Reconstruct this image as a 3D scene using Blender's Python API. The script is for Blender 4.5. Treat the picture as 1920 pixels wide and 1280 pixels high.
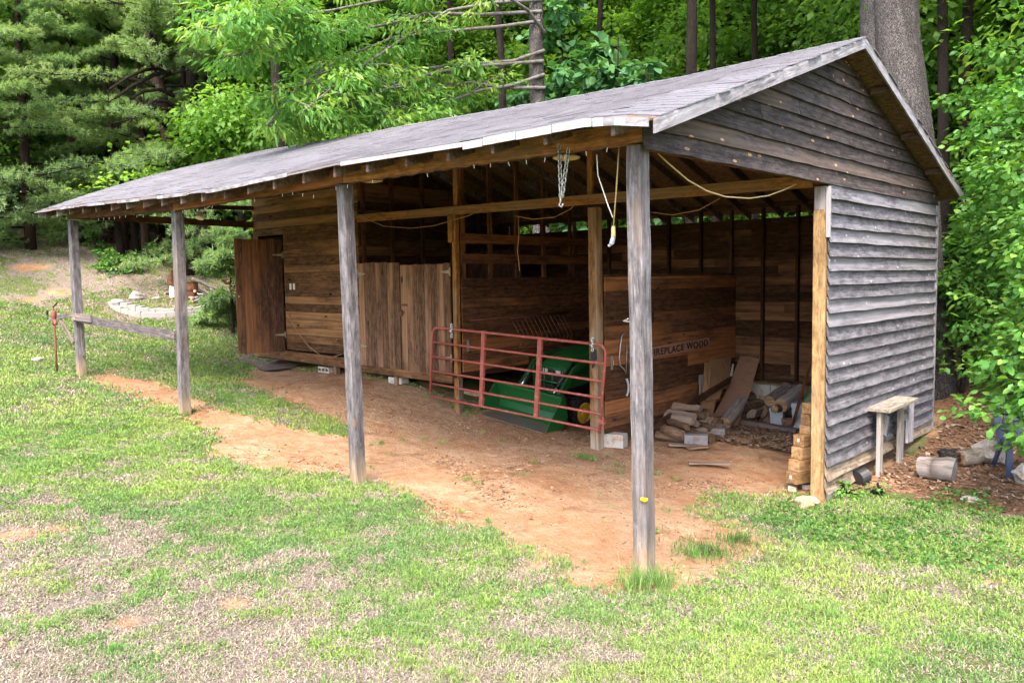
import bpy, math, random
import numpy as np
from mathutils import Vector, Matrix
random.seed(7); RNG = np.random.default_rng(11)
SC = bpy.context.scene
COL = SC.collection
for o in list(bpy.data.objects): bpy.data.objects.remove(o)

# ------------------------------------------------------------------ camera
CAM = np.array([3.70058, -5.60754, 2.52386]); YAW, PITCH, ROLL, FPX = -0.745105, -0.076947, -0.014946, 1518.172
def cam_axes():
    cy, sy, cp, sp = math.cos(YAW), math.sin(YAW), math.cos(PITCH), math.sin(PITCH)
    f = np.array([sy*cp, cy*cp, sp]); r = np.array([cy, -sy, 0.0]); u = np.cross(r, f)
    c, s = math.cos(ROLL), math.sin(ROLL)
    return c*r+s*u, -s*r+c*u, f
AR, AU, AF = cam_axes()
cd = bpy.data.cameras.new('camera'); cam = bpy.data.objects.new('camera', cd); COL.objects.link(cam)
cd.sensor_width = 36.0; cd.lens = FPX/1920*36; cd.clip_start = 0.05; cd.clip_end = 2000
cam.matrix_world = Matrix([[AR[i], AU[i], -AF[i], CAM[i]] for i in range(3)]+[[0, 0, 0, 1]])
SC.camera = cam
# ------------------------------------------------------------------ sky, sun, exposure
SUN_EL, SUN_AZ = math.radians(54), math.radians(150)      # azimuth measured from +Y towards +X
w = bpy.data.worlds.new('World'); SC.world = w; w.use_nodes = True
nt = w.node_tree; nt.nodes.clear()
wo = nt.nodes.new('ShaderNodeOutputWorld'); bg = nt.nodes.new('ShaderNodeBackground'); sk = nt.nodes.new('ShaderNodeTexSky')
sk.sky_type = 'NISHITA'; sk.sun_disc = False; sk.sun_elevation = SUN_EL; sk.sun_rotation = SUN_AZ
sk.air_density = 1.0; sk.dust_density = 4.0; sk.ozone_density = 1.0
bg.inputs['Strength'].default_value = 0.15
nt.links.new(sk.outputs[0], bg.inputs['Color']); nt.links.new(bg.outputs[0], wo.inputs['Surface'])
sd = bpy.data.lights.new('sun', 'SUN'); sun = bpy.data.objects.new('sun', sd); COL.objects.link(sun)
sd.energy = 1.2; sd.angle = math.radians(28); sd.color = (1.0, 0.95, 0.87)
sdir = Vector((math.sin(SUN_AZ)*math.cos(SUN_EL), math.cos(SUN_AZ)*math.cos(SUN_EL), math.sin(SUN_EL)))
sun.rotation_euler = sdir.to_track_quat('Z', 'Y').to_euler()
SC.view_settings.view_transform = 'Standard'; SC.view_settings.look = 'None'
SC.view_settings.exposure = 2.35; SC.view_settings.gamma = 1.0; SC.view_settings.use_curve_mapping = False
SC.render.engine = 'CYCLES'
SC.cycles.max_bounces = 6; SC.cycles.diffuse_bounces = 5; SC.cycles.transmission_bounces = 4; SC.cycles.glossy_bounces = 2
SC.cycles.use_denoising = True
SC.cycles.caustics_reflective = False; SC.cycles.caustics_refractive = False

# ------------------------------------------------------------------ measuring helpers: from a photo pixel to a point on a real plane
def ray(px, py):
    d = AF*FPX + AR*(px-960) - AU*(py-640); return d/np.linalg.norm(d)
def on(axis, px, py, v):
    d = ray(px, py); return CAM + d*((v-CAM[axis])/d[axis])
def onX(px, py, v): return on(0, px, py, v)
def onY(px, py, v): return on(1, px, py, v)
def onZ(px, py, v): return on(2, px, py, v)
def at(px, py, dist):
    d = ray(px, py); return CAM + d*(dist/math.hypot(d[0], d[1]))

# ------------------------------------------------------------------ noise
def _hash(i, j, s):
    n = (i.astype(np.int64)*374761393 + j.astype(np.int64)*668265263 + s*1442695041) & 0x7fffffff
    n = ((n ^ (n >> 13))*1274126177) & 0x7fffffff
    return ((n ^ (n >> 16)) & 0xffff)/65535.0
def vnoise(x, y, s=0):
    x = np.asarray(x, float); y = np.asarray(y, float)
    i = np.floor(x); j = np.floor(y); fx = x-i; fy = y-j
    fx = fx*fx*(3-2*fx); fy = fy*fy*(3-2*fy)
    a = _hash(i, j, s); b = _hash(i+1, j, s); c = _hash(i, j+1, s); d = _hash(i+1, j+1, s)
    return (a*(1-fx)+b*fx)*(1-fy)+(c*(1-fx)+d*fx)*fy
def fbm(x, y, s=0, o=4):
    v = 0; a = 0.5; t = 0
    for k in range(o):
        v = v+a*vnoise(np.asarray(x)*2**k, np.asarray(y)*2**k, s+k*17); t += a; a *= 0.5
    return v/t

# ------------------------------------------------------------------ mesh building
ORIGIN = {}
class MB:
    """collects vertices and faces, with a grain coordinate and a random value per vertex"""
    def __init__(s): s.v = []; s.f = []; s.g = []; s.r = []
    def add(s, verts, faces, g=None, r=0.5):
        n = len(s.v)
        s.v.extend([tuple(map(float, p)) for p in verts])
        s.f.extend([tuple(i+n for i in f) for f in faces])
        s.g.extend(g if g is not None else [tuple(map(float, p)) for p in verts])
        s.r.extend([r]*len(verts) if not hasattr(r, '__len__') else r)
    def board(s, p0, p1, w, t, up=(0, 0, 1), segs=1, wav=0.0, rnd=None, taper=1.0, from0=False):
        """a sawn bar from p0 to p1: w measured along up, t across"""
        p0 = np.array(p0, float); p1 = np.array(p1, float); a = p1-p0; L = np.linalg.norm(a)
        if L < 1e-6: return
        a = a/L; up = np.array(up, float); up = up-a*(up@a); up /= np.linalg.norm(up); side = np.cross(a, up)
        r = random.random() if rnd is None else rnd
        off = np.array([random.uniform(0, 40), random.uniform(0, 40), random.uniform(0, 40)])
        if from0: off[0] = 0
        vs = []; gs = []
        for i in range(segs+1):
            f = i/segs; c = p0+a*L*f; k = 1+(taper-1)*f
            j = (random.uniform(-wav, wav), random.uniform(-wav, wav)) if wav else (0, 0)
            for su, sv in ((-1, -1), (1, -1), (1, 1), (-1, 1)):
                vs.append(c+up*(su*w*k/2+j[(su+1)//2])+side*(sv*t*k/2))
                gs.append(tuple(off+np.array([L*f, su*w/2, sv*t/2])))
        fs = [(0, 3, 2, 1)]
        for i in range(segs):
            b = i*4
            for k in range(4): fs.append((b+k, b+(k+1) % 4, b+4+(k+1) % 4, b+4+k))
        b = segs*4; fs.append((b, b+1, b+2, b+3))
        s.add(vs, fs, gs, r)
    def box(s, lo, hi, rnd=None, axis=None):
        lo = np.array(lo, float); hi = np.array(hi, float); c = (lo+hi)/2; d = hi-lo
        ax = int(np.argmax(d)) if axis is None else axis
        e = np.zeros(3); e[ax] = d[ax]/2
        ups = [i for i in range(3) if i != ax]; u = np.zeros(3); u[ups[1]] = 1
        s.board(c-e, c+e, d[ups[1]], d[ups[0]], u, rnd=rnd)
    def tube(s, pts, r, n=8, cap=True, rnd=None):
        pts = [np.array(p, float) for p in pts]; m = len(pts)
        rs = [r]*m if not hasattr(r, '__len__') else r
        q = random.random() if rnd is None else rnd
        vs = []; gs = []; prev = None; L = 0; off = random.uniform(0, 30)
        for i in range(m):
            t = pts[min(i+1, m-1)]-pts[max(i-1, 0)]; t = t/(np.linalg.norm(t)+1e-9)
            if prev is None:
                h = np.array([0, 0, 1.0]) if abs(t[2]) < 0.9 else np.array([1.0, 0, 0])
                u = np.cross(t, h)
            else: u = prev-t*(prev@t)
            u = u/(np.linalg.norm(u)+1e-9); prev = u; v = np.cross(t, u)
            if i: L += np.linalg.norm(pts[i]-pts[i-1])
            for k in range(n):
                a = 2*math.pi*k/n
                vs.append(pts[i]+(u*math.cos(a)+v*math.sin(a))*rs[i]); gs.append((L+off, rs[i]*math.cos(a)+off, rs[i]*math.sin(a)))
        fs = []
        for i in range(m-1):
            for k in range(n):
                fs.append((i*n+k, i*n+(k+1) % n, (i+1)*n+(k+1) % n, (i+1)*n+k))
        if cap: fs.append(tuple(range(n-1, -1, -1))); fs.append(tuple((m-1)*n+k for k in range(n)))
        s.add(vs, fs, gs, q)
    def lathe(s, c, axis, prof, n=20, rnd=0.5):
        """prof: list of (distance along axis, radius)"""
        c = np.array(c, float); a = np.array(axis, float); a /= np.linalg.norm(a)
        h = np.array([0, 0, 1.0]) if abs(a[2]) < 0.9 else np.array([1.0, 0, 0])
        u = np.cross(a, h); u /= np.linalg.norm(u); v = np.cross(a, u)
        vs = [c+a*d+(u*math.cos(2*math.pi*k/n)+v*math.sin(2*math.pi*k/n))*r for d, r in prof for k in range(n)]
        fs = [(i*n+k, i*n+(k+1) % n, (i+1)*n+(k+1) % n, (i+1)*n+k) for i in range(len(prof)-1) for k in range(n)]
        fs.append(tuple(range(n-1, -1, -1))); fs.append(tuple((len(prof)-1)*n+k for k in range(n)))
        s.add(vs, fs, None, rnd)
    def hexa(s, b, t, rnd=None):
        """eight corners: four below, four above, counter-clockwise"""
        vs = list(b)+list(t); o = random.uniform(0, 30)
        s.add(vs, [(0, 3, 2, 1), (4, 5, 6, 7), (0, 1, 5, 4), (1, 2, 6, 5), (2, 3, 7, 6), (3, 0, 4, 7)],
              [tuple(np.array(p, float)+o) for p in vs], random.random() if rnd is None else rnd)
    def prism(s, poly, ext, rnd=None):
        """flat polygon (3-D points) pushed along the vector ext"""
        n = len(poly); e = np.array(ext, float); P = [np.array(p, float) for p in poly]
        vs = P+[p+e for p in P]
        fs = [tuple(range(n-1, -1, -1)), tuple(range(n, 2*n))]+[(i, (i+1) % n, n+(i+1) % n, n+i) for i in range(n)]
        s.add(vs, fs, None, random.random() if rnd is None else rnd)

def np_mesh(name, V, loops, sizes, attrs=None, smooth=False):
    V = np.asarray(V, np.float32); loops = np.asarray(loops, np.int32); sizes = np.asarray(sizes, np.int32)
    me = bpy.data.meshes.new(name)
    me.vertices.add(len(V)); me.vertices.foreach_set('co', V.ravel())
    me.loops.add(len(loops)); me.loops.foreach_set('vertex_index', loops)
    me.polygons.add(len(sizes)); st = np.concatenate([[0], np.cumsum(sizes)[:-1]]).astype(np.int32)
    me.polygons.foreach_set('loop_start', st); me.polygons.foreach_set('loop_total', sizes)
    me.polygons.foreach_set('use_smooth', np.full(len(sizes), bool(smooth)))
    for k, a in (attrs or {}).items():
        a = np.asarray(a, np.float32)
        at_ = me.attributes.new(k, 'FLOAT' if a.ndim == 1 else ('FLOAT_VECTOR' if a.shape[1] == 3 else 'FLOAT_COLOR'), 'POINT')
        at_.data.foreach_set({1: 'value'}.get(a.ndim, 'vector' if a.ndim > 1 and a.shape[1] == 3 else 'color'), a.ravel())
    me.update(calc_edges=True); me.validate()
    return me

def tag(o, label=None, cat=None, group=None, kind=None):
    if label: o['label'] = label
    if cat: o['category'] = cat
    if group: o['group'] = group
    if kind: o['kind'] = kind
    return o
def thing(name, label, cat, loc, group=None):
    o = bpy.data.objects.new(name, None); COL.objects.link(o); o.location = loc; o.empty_display_size = 0.2
    ORIGIN[o] = np.array(loc, float); return tag(o, label, cat, group)
def obj(name, mb, mat, parent=None, loc=None, smooth=False, bevel=0):
    """links what an MB holds as ONE mesh object; vertices are in world space, the origin is the thing's"""
    org = ORIGIN[parent] if parent is not None else np.array(loc if loc is not None else np.mean(mb.v, 0), float)
    V = np.array(mb.v)-org
    loops = [i for f in mb.f for i in f]; sizes = [len(f) for f in mb.f]
    me = np_mesh(name, V, loops, sizes, {'gco': np.array(mb.g), 'rnd': np.array(mb.r)}, smooth)
    me.materials.append(mat)
    o = bpy.data.objects.new(name, me); COL.objects.link(o); ORIGIN[o] = org
    if parent is not None: o.parent = parent
    else: o.location = org
    if bevel:
        m = o.modifiers.new('bevel', 'BEVEL'); m.width = bevel; m.segments = 2; m.limit_method = 'ANGLE'
    return o
def link_mesh(name, me, parent=None, loc=(0, 0, 0)):
    o = bpy.data.objects.new(name, me); COL.objects.link(o); o.location = loc
    if parent is not None: o.parent = parent
    ORIGIN[o] = np.array(loc, float)
    return o
def copy_tree(o, parent=None):
    c = o.copy(); COL.objects.link(c)
    if parent is not None: c.parent = parent; c.matrix_parent_inverse = o.matrix_parent_inverse
    for ch in list(o.children): copy_tree(ch, c)
    return c

# ------------------------------------------------------------------ materials
class NB:
    def __init__(s, name):
        s.m = bpy.data.materials.new(name); s.m.use_nodes = True; s.t = s.m.node_tree
        s.b = s.t.nodes['Principled BSDF']; s.out = s.t.nodes['Material Output']
    def n(s, typ, **kw):
        x = s.t.nodes.new(typ)
        for k, v in kw.items(): setattr(x, k, v)
        return x
    def l(s, a, b): s.t.links.new(a, b)
    def val(s, x, sock):
        if isinstance(x, (int, float)): sock.default_value = x
        elif isinstance(x, (tuple, list)): sock.default_value = tuple(x) if len(x) == 4 or len(sock.default_value) == 3 else tuple(x)+(1,)
        else: s.l(x, sock)
    def attr(s, name, out='Vector'): return s.n('ShaderNodeAttribute', attribute_name=name).outputs[out]
    def mapv(s, vec, scale):
        m = s.n('ShaderNodeMapping'); s.l(vec, m.inputs['Vector']); m.inputs['Scale'].default_value = scale; return m.outputs[0]
    def noise(s, vec, scale=1, detail=4, rough=0.6, dist=0):
        x = s.n('ShaderNodeTexNoise'); s.l(vec, x.inputs['Vector']); x.inputs['Scale'].default_value = scale
        x.inputs['Detail'].default_value = detail; x.inputs['Roughness'].default_value = rough; x.inputs['Distortion'].default_value = dist
        return x.outputs['Fac']
    def ramp(s, f, a, b, va=0.0, vb=1.0):
        m = s.n('ShaderNodeMapRange'); m.interpolation_type = 'SMOOTHSTEP'; s.val(f, m.inputs['Value'])
        m.inputs['From Min'].default_value = a; m.inputs['From Max'].default_value = b
        m.inputs['To Min'].default_value = va; m.inputs['To Max'].default_value = vb; return m.outputs[0]
    def mix(s, f, a, b, mode='MIX'):
        m = s.n('ShaderNodeMix', data_type='RGBA', blend_type=mode); s.val(f, m.inputs[0]); s.val(a, m.inputs[6]); s.val(b, m.inputs[7]); return m.outputs[2]
    def math(s, op, a, b=0.0):
        m = s.n('ShaderNodeMath', operation=op); s.val(a, m.inputs[0]); s.val(b, m.inputs[1]); return m.outputs[0]
    def scale(s, c, k):
        m = s.n('ShaderNodeVectorMath', operation='SCALE'); s.val(c, m.inputs[0]); s.val(k, m.inputs['Scale']); return m.outputs[0]
    def bump(s, h, strength=0.4, dist=0.01):
        b = s.n('ShaderNodeBump'); b.inputs['Strength'].default_value = strength; b.inputs['Distance'].default_value = dist
        s.l(h, b.inputs['Height']); s.l(b.outputs[0], s.b.inputs['Normal'])
    def done(s, col, rough=0.8, spec=0.2, metal=0.0):
        s.val(col, s.b.inputs['Base Color']); s.val(rough, s.b.inputs['Roughness']); s.val(metal, s.b.inputs['Metallic'])
        s.b.inputs['Specular IOR Level'].default_value = spec; return s.m

def wood(name, light, dark, alt=None, alt_amt=0.35, knot=(0.30, 0.13, 0.05), knots=0.0, vary=0.45, bump=0.5, rough=0.85, scuff=None, scuff_amt=0.0, foot=None, mottle=0.5, specks=0.35, kscale=(2.1, 5.5)):
    """sawn boards: grain along the board, growth rings, knots, board-to-board differences, worn patches"""
    k = NB(name); g = k.attr('gco'); r = k.attr('rnd', 'Fac')
    fine = k.noise(k.mapv(g, (4.5, 60, 60)), 1.0, 6, 0.75)
    big = k.noise(k.mapv(g, (0.7, 3.0, 3.0)), 1.0, 3, 0.6)
    wv = k.n('ShaderNodeTexWave', wave_type='BANDS', bands_direction='Y'); k.l(k.mapv(g, (0.35, 3.4, 3.4)), wv.inputs['Vector'])
    wv.inputs['Scale'].default_value = 1.0; wv.inputs['Distortion'].default_value = 14; wv.inputs['Detail'].default_value = 2; wv.inputs['Detail Scale'].default_value = 0.9; wv.inputs['Detail Roughness'].default_value = 0.55
    gr = k.math('ADD', k.math('MULTIPLY', fine, 0.8), k.math('MULTIPLY', wv.outputs['Fac'], 0.2))
    c = k.mix(k.ramp(gr, 0.30, 0.68), tuple(d*.7+l*.3 for d, l in zip(dark, light)), light)
    crk = k.noise(k.mapv(g, (2.2, 70, 70)), 1.0, 3, 0.6, 0.3); c = k.mix(k.ramp(crk, 0.60, 0.68, 0, 0.8), c, dark)
    mot = k.noise(k.mapv(g, (5.0, 16, 16)), 1.0, 5, 0.7, 0.4); c = k.scale(c, k.ramp(mot, 0.28, 0.72, 1-mottle, 1+mottle))
    spk = k.noise(k.mapv(g, (16, 45, 45)), 1.0, 2, 0.5); c = k.mix(k.ramp(spk, 0.70, 0.76, 0, specks), c, tuple(min(1, x*1.9+.03) for x in light))
    c = k.mix(k.ramp(wv.outputs['Fac'], 0.72, 0.95, 0, 0.35), c, dark)
    if alt is not None:
        f = k.ramp(k.math('ADD', big, k.math('MULTIPLY', k.math('SUBTRACT', r, 0.5), 0.4)), 0.62-alt_amt*0.5, 0.82-alt_amt*0.4)
        c = k.mix(f, c, k.mix(k.ramp(gr, 0.25, 0.7), tuple(x*0.6 for x in alt), alt))
    if scuff is not None:
        s1 = k.noise(k.mapv(g, (3.0, 14, 14)), 1.0, 4, 0.7, 0.6)
        c = k.mix(k.ramp(s1, 0.74-scuff_amt*0.3, 0.80-scuff_amt*0.2, 0, 0.85), c, scuff)
    if knots > 0:
        vo = k.n('ShaderNodeTexVoronoi', feature='F1'); k.l(k.mapv(g, (kscale[0], kscale[1], kscale[1])), vo.inputs['Vector']); vo.inputs['Scale'].default_value = 1.0
        rn = k.n('ShaderNodeSeparateColor'); k.l(vo.outputs['Color'], rn.inputs[0])
        kn = k.math('MULTIPLY', k.ramp(vo.outputs['Distance'], 0.17, 0.10), k.ramp(rn.outputs[0], 1-knots, 1-knots+0.02))
        c = k.mix(kn, c, k.mix(k.ramp(vo.outputs['Distance'], 0.03, 0.10), tuple(x*0.45 for x in knot), knot))
    if foot is not None:
        so = k.n('ShaderNodeSeparateXYZ'); k.l(g, so.inputs[0])
        hz = k.math('ADD', so.outputs[0], k.math('MULTIPLY', k.math('SUBTRACT', big, 0.5), 0.6))
        c = k.mix(k.ramp(hz, 0.75, 0.15), c, k.mix(k.ramp(gr, 0.3, 0.7), tuple(x*0.5 for x in foot), foot))
    c = k.scale(c, k.ramp(r, 0, 1, 1-vary, 1+vary*0.7))
    k.bump(fine, bump*0.7, 0.004)
    return k.done(c, rough, 0.15)
def plain(name, col, rough=0.6, metal=0.0, spec=0.4, dirt=None, dirt_amt=0.3, nscale=6.0, bump=0.15, vary=0.12):
    k = NB(name); tc = k.n('ShaderNodeTexCoord').outputs['Object']
    n1 = k.noise(tc, nscale, 6, 0.65); n2 = k.noise(tc, nscale*9, 3, 0.6)
    c = k.mix(k.ramp(n2, 0.3, 0.7), tuple(x*(1-vary) for x in col), tuple(min(1, x*(1+vary)) for x in col))
    if dirt is not None: c = k.mix(k.ramp(n1, 0.68-dirt_amt*0.5, 0.80-dirt_amt*0.4), c, dirt)
    k.bump(n2, bump, 0.004)
    return k.done(c, rough, spec, metal)
M = {}
M['grey_siding'] = wood('weathered_siding', (0.178, 0.170, 0.190), (0.062, 0.055, 0.058), alt=(0.215, 0.205, 0.22), alt_amt=0.2, knots=0.26, knot=(0.46, 0.40, 0.37), vary=0.16, bump=0.9, kscale=(5.5, 9.0), mottle=.5)
M['low_siding'] = wood('lower_siding', (0.40, 0.31, 0.22), (0.15, 0.11, 0.085), alt=(0.30, 0.28, 0.28), alt_amt=0.3, knots=0.1, vary=0.25)
M['gable_siding'] = wood('shaded_gable_siding', (0.098, 0.078, 0.074), (0.020, 0.016, 0.015), alt=(0.112, 0.082, 0.066), alt_amt=0.1, knots=0.42, knot=(0.50, 0.28, 0.14), vary=0.3, bump=0.8, kscale=(3.6, 9.5), specks=.5)  # brown knotty boards, with the shade under the eave put into their colour
M['post'] = wood('weathered_post', (0.185, 0.172, 0.178), (0.036, 0.031, 0.033), alt=(0.20, 0.155, 0.13), alt_amt=0.25, knots=0.14, knot=(0.2, 0.12, 0.08), vary=0.15, foot=(0.40, 0.29, 0.18), bump=1.0)
M['pine'] = wood('yellow_pine_post', (0.36, 0.235, 0.115), (0.185, 0.10, 0.045), alt=(0.40, 0.30, 0.175), alt_amt=0.2, knots=0.12, knot=(0.14, 0.07, 0.03), vary=0.15)
M['beam'] = wood('orange_beam', (0.36, 0.175, 0.06), (0.15, 0.062, 0.02), alt=(0.26, 0.17, 0.10), alt_amt=0.3, knots=0.12, knot=(0.1, 0.045, 0.02), vary=0.25)
M['rafter'] = wood('dark_rafter', (0.155, 0.105, 0.078), (0.05, 0.032, 0.024), alt=(0.25, 0.22, 0.22), alt_amt=0.2, vary=0.3)
M['inner'] = wood('brown_boards', (0.140, 0.064, 0.031), (0.040, 0.020, 0.014), alt=(0.28, 0.115, 0.045), alt_amt=0.24, knots=0.22, knot=(0.05, 0.025, 0.015), vary=0.32, scuff=(0.36, 0.26, 0.2), scuff_amt=0.05)
M['inner_dark'] = wood('dark_boards', (0.098, 0.049, 0.028), (0.030, 0.017, 0.012), alt=(0.20, 0.105, 0.055), alt_amt=0.22, knots=0.2, knot=(0.05, 0.025, 0.015), vary=0.32)
M['tack'] = wood('tack_wall_boards', (0.165, 0.082, 0.035), (0.040, 0.022, 0.014), alt=(0.27, 0.14, 0.062), alt_amt=0.25, knots=0.34, knot=(0.032, 0.018, 0.012), vary=0.3, scuff=(0.55, 0.46, 0.38), scuff_amt=0.08)
M['door'] = wood('door_planks', (0.128, 0.068, 0.043), (0.032, 0.016, 0.012), alt=(0.22, 0.10, 0.05), alt_amt=0.2, knots=0.22, knot=(0.022, 0.012, 0.009), vary=0.42, scuff=(0.4, 0.3, 0.24), scuff_amt=0.05)
M['stalldoor'] = wood('stall_door_planks', (0.195, 0.108, 0.063), (0.052, 0.029, 0.02), alt=(0.29, 0.165, 0.095), alt_amt=0.24, knots=0.22, knot=(0.035, 0.02, 0.014), vary=0.22, scuff=(0.50, 0.41, 0.24), scuff_amt=0.10)
M['osb'] = NB('roof_decking')
_k = M['osb']; _tc = _k.n('ShaderNodeTexCoord').outputs['Object']
M['osb'] = _k.done(_k.mix(_k.ramp(_k.noise(_k.mapv(_tc, (14, 40, 20)), 1, 5, 0.7, 0.8), 0.3, 0.7), (0.06, 0.034, 0.02), (0.25, 0.155, 0.085)), 0.85, 0.1)
M['fascia'] = wood('rake_board', (0.30, 0.285, 0.30), (0.10, 0.09, 0.095), alt=(0.36, 0.34, 0.36), alt_amt=0.3, knots=0.06, vary=0.2)
M['tan_wood'] = wood('fresh_cut_timber', (0.42, 0.245, 0.115), (0.20, 0.10, 0.045), alt=(0.50, 0.35, 0.2), alt_amt=0.3, knots=0.1, vary=0.3)
M['bark'] = wood('log_bark', (0.23, 0.195, 0.175), (0.055, 0.042, 0.036), alt=(0.31, 0.28, 0.27), alt_amt=0.3, vary=0.35, bump=1.0)
M['split'] = wood('split_firewood', (0.27, 0.172, 0.105), (0.09, 0.054, 0.034), alt=(0.20, 0.15, 0.12), alt_amt=0.4, vary=0.45, bump=0.8)
M['cut_end'] = wood('cut_log_end', (0.42, 0.28, 0.165), (0.2, 0.12, 0.07), vary=0.3)
M['stoolwood'] = wood('stool_boards', (0.37, 0.32, 0.26), (0.15, 0.12, 0.095), alt=(0.30, 0.275, 0.27), alt_amt=0.35, knots=0.1, vary=0.25)
k = NB('roof_shingles'); tc = k.n('ShaderNodeTexCoord').outputs['Object']; r = k.attr('rnd', 'Fac')
n1 = k.noise(tc, 1.4, 5, 0.6); n2 = k.noise(tc, 160, 3, 0.7); n3 = k.noise(k.mapv(tc, (3.5, 40, 40)), 1.0, 4, 0.7)
c = k.mix(k.ramp(n2, 0.3, 0.7), (0.092, 0.088, 0.099), (0.175, 0.168, 0.188))
c = k.mix(k.ramp(n1, 0.42, 0.72, 0, 0.5), c, (0.20, 0.193, 0.212)); c = k.mix(k.ramp(n3, 0.58, 0.72, 0, 0.65), c, (0.06, 0.057, 0.062))
k.bump(n2, 0.5, 0.004); M['shingle'] = k.done(k.scale(c, k.ramp(r, 0, 1, 0.93, 1.06)), 0.9, 0.2)
M['drip'] = plain('drip_edge_metal', (0.31, 0.30, 0.31), 0.6, 0.0, 0.3, dirt=(0.26, 0.22, 0.2), dirt_amt=0.35)
M['block'] = plain('concrete_block', (0.42, 0.40, 0.375), 0.95, 0, 0.1, dirt=(0.36, 0.21, 0.13), dirt_amt=0.35, nscale=5, bump=0.6)
M['galv'] = plain('galvanised_metal', (0.36, 0.36, 0.355), 0.45, 0.6, 0.5, dirt=(0.25, 0.17, 0.11), dirt_amt=0.25, nscale=20)
M['dark_metal'] = plain('dark_metal', (0.035, 0.033, 0.034), 0.5, 0.5, 0.4, dirt=(0.12, 0.06, 0.035), dirt_amt=0.25)
M['rust'] = plain('rusty_iron', (0.13, 0.058, 0.036), 0.9, 0.1, 0.2, dirt=(0.22, 0.10, 0.05), dirt_amt=0.4, nscale=9)
M['gate_red'] = plain('faded_red_paint', (0.32, 0.075, 0.058), 0.55, 0, 0.35, dirt=(0.40, 0.17, 0.13), dirt_amt=0.36, nscale=22, bump=0.25, vary=0.2)
M['green'] = plain('green_paint', (0.008, 0.105, 0.022), 0.42, 0, 0.5, dirt=(0.10, 0.085, 0.05), dirt_amt=0.22, nscale=7)
M['greendark'] = plain('worn_green_paint', (0.02, 0.10, 0.028), 0.5, 0, 0.4, dirt=(0.10, 0.085, 0.055), dirt_amt=0.5)
M['bucketfloor'] = plain('scraped_steel', (0.16, 0.145, 0.125), 0.6, 0.3, 0.4, dirt=(0.22, 0.14, 0.09), dirt_amt=0.4)
M['yellow'] = plain('yellow_paint', (0.62, 0.37, 0.03), 0.5, 0, 0.4, dirt=(0.3, 0.17, 0.07), dirt_amt=0.35)
M['rubber'] = plain('black_rubber', (0.018, 0.018, 0.018), 0.85, 0, 0.2, dirt=(0.09, 0.055, 0.035), dirt_amt=0.35)
M['black'] = plain('black_plastic', (0.015, 0.015, 0.016), 0.45, 0, 0.4)
M['chrome'] = plain('bright_steel', (0.62, 0.62, 0.63), 0.22, 0.9, 0.5, vary=0.05)
M['glass'] = plain('lamp_glass', (0.62, 0.64, 0.66), 0.15, 0, 0.6, vary=0.05)
M['white'] = plain('white_plastic', (0.72, 0.70, 0.66), 0.5, 0, 0.4, dirt=(0.5, 0.44, 0.36), dirt_amt=0.2)
M['cream'] = plain('yellowed_cord', (0.46, 0.35, 0.165), 0.6, 0, 0.3)
M['browncord'] = plain('tan_cord', (0.42, 0.26, 0.13), 0.7, 0, 0.3)
M['cardboard'] = plain('cardboard', (0.27, 0.155, 0.085), 0.9, 0, 0.1, dirt=(0.2, 0.11, 0.06), dirt_amt=0.25, nscale=4)
M['tan_strip'] = plain('tan_sheet', (0.26, 0.15, 0.10), 0.75, 0, 0.2, dirt=(0.2, 0.12, 0.08), dirt_amt=0.2, nscale=2.5, vary=0.05)
M['bin'] = plain('blue_grey_plastic', (0.34, 0.37, 0.43), 0.5, 0, 0.4, dirt=(0.34, 0.28, 0.24), dirt_amt=0.2)
M['chair'] = plain('navy_chair_paint', (0.035, 0.05, 0.105), 0.45, 0, 0.4)
M['stone'] = plain('field_stone', (0.40, 0.37, 0.34), 0.95, 0, 0.15, dirt=(0.25, 0.2, 0.16), dirt_amt=0.4, nscale=6, bump=0.8, vary=0.25)
M['redrock'] = plain('clay_stained_stone', (0.44, 0.30, 0.21), 0.95, 0, 0.15, dirt=(0.36, 0.19, 0.1), dirt_amt=0.35, nscale=5, bump=0.8)
M['paver'] = plain('pale_paver', (0.25, 0.235, 0.225), 0.95, 0, 0.15, dirt=(0.28, 0.24, 0.2), dirt_amt=0.3, nscale=8, bump=0.6, vary=0.2)
M['mat'] = plain('doormat', (0.15, 0.12, 0.11), 0.98, 0, 0.05, dirt=(0.24, 0.13, 0.08), dirt_amt=0.4, nscale=10, bump=0.8, vary=0.4)
M['yellowtag'] = plain('yellow_tag', (0.85, 0.55, 0.01), 0.6, 0, 0.2)
M['letter'] = plain('brushed_dark_paint', (0.040, 0.024, 0.018), 0.8, 0, 0.1)

def leafmat(name, a, b, c, trans=0.45, rough=0.5, yellow=None):
    """leaf faces: three greens by leaf and by tree, light passing through"""
    k = NB(name); r = k.attr('rnd', 'Fac'); oi = k.n('ShaderNodeObjectInfo').outputs['Random']
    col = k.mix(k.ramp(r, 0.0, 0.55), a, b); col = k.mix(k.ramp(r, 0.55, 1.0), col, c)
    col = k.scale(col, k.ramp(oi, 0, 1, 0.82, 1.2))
    k.val(col, k.b.inputs['Base Color']); k.b.inputs['Roughness'].default_value = rough; k.b.inputs['Specular IOR Level'].default_value = 0.3
    tr = k.n('ShaderNodeBsdfTranslucent'); k.l(k.mix(1.0, col, (1.25, 1.25, 0.5), 'MULTIPLY'), tr.inputs[0])
    mx = k.n('ShaderNodeMixShader'); mx.inputs[0].default_value = trans
    k.l(k.b.outputs[0], mx.inputs[1]); k.l(tr.outputs[0], mx.inputs[2]); k.l(mx.outputs[0], k.out.inputs['Surface'])
    return k.m
M['leaf_oak'] = leafmat('broadleaf_leaves', (0.075, 0.19, 0.04), (0.13, 0.28, 0.055), (0.23, 0.38, 0.07))
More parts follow.
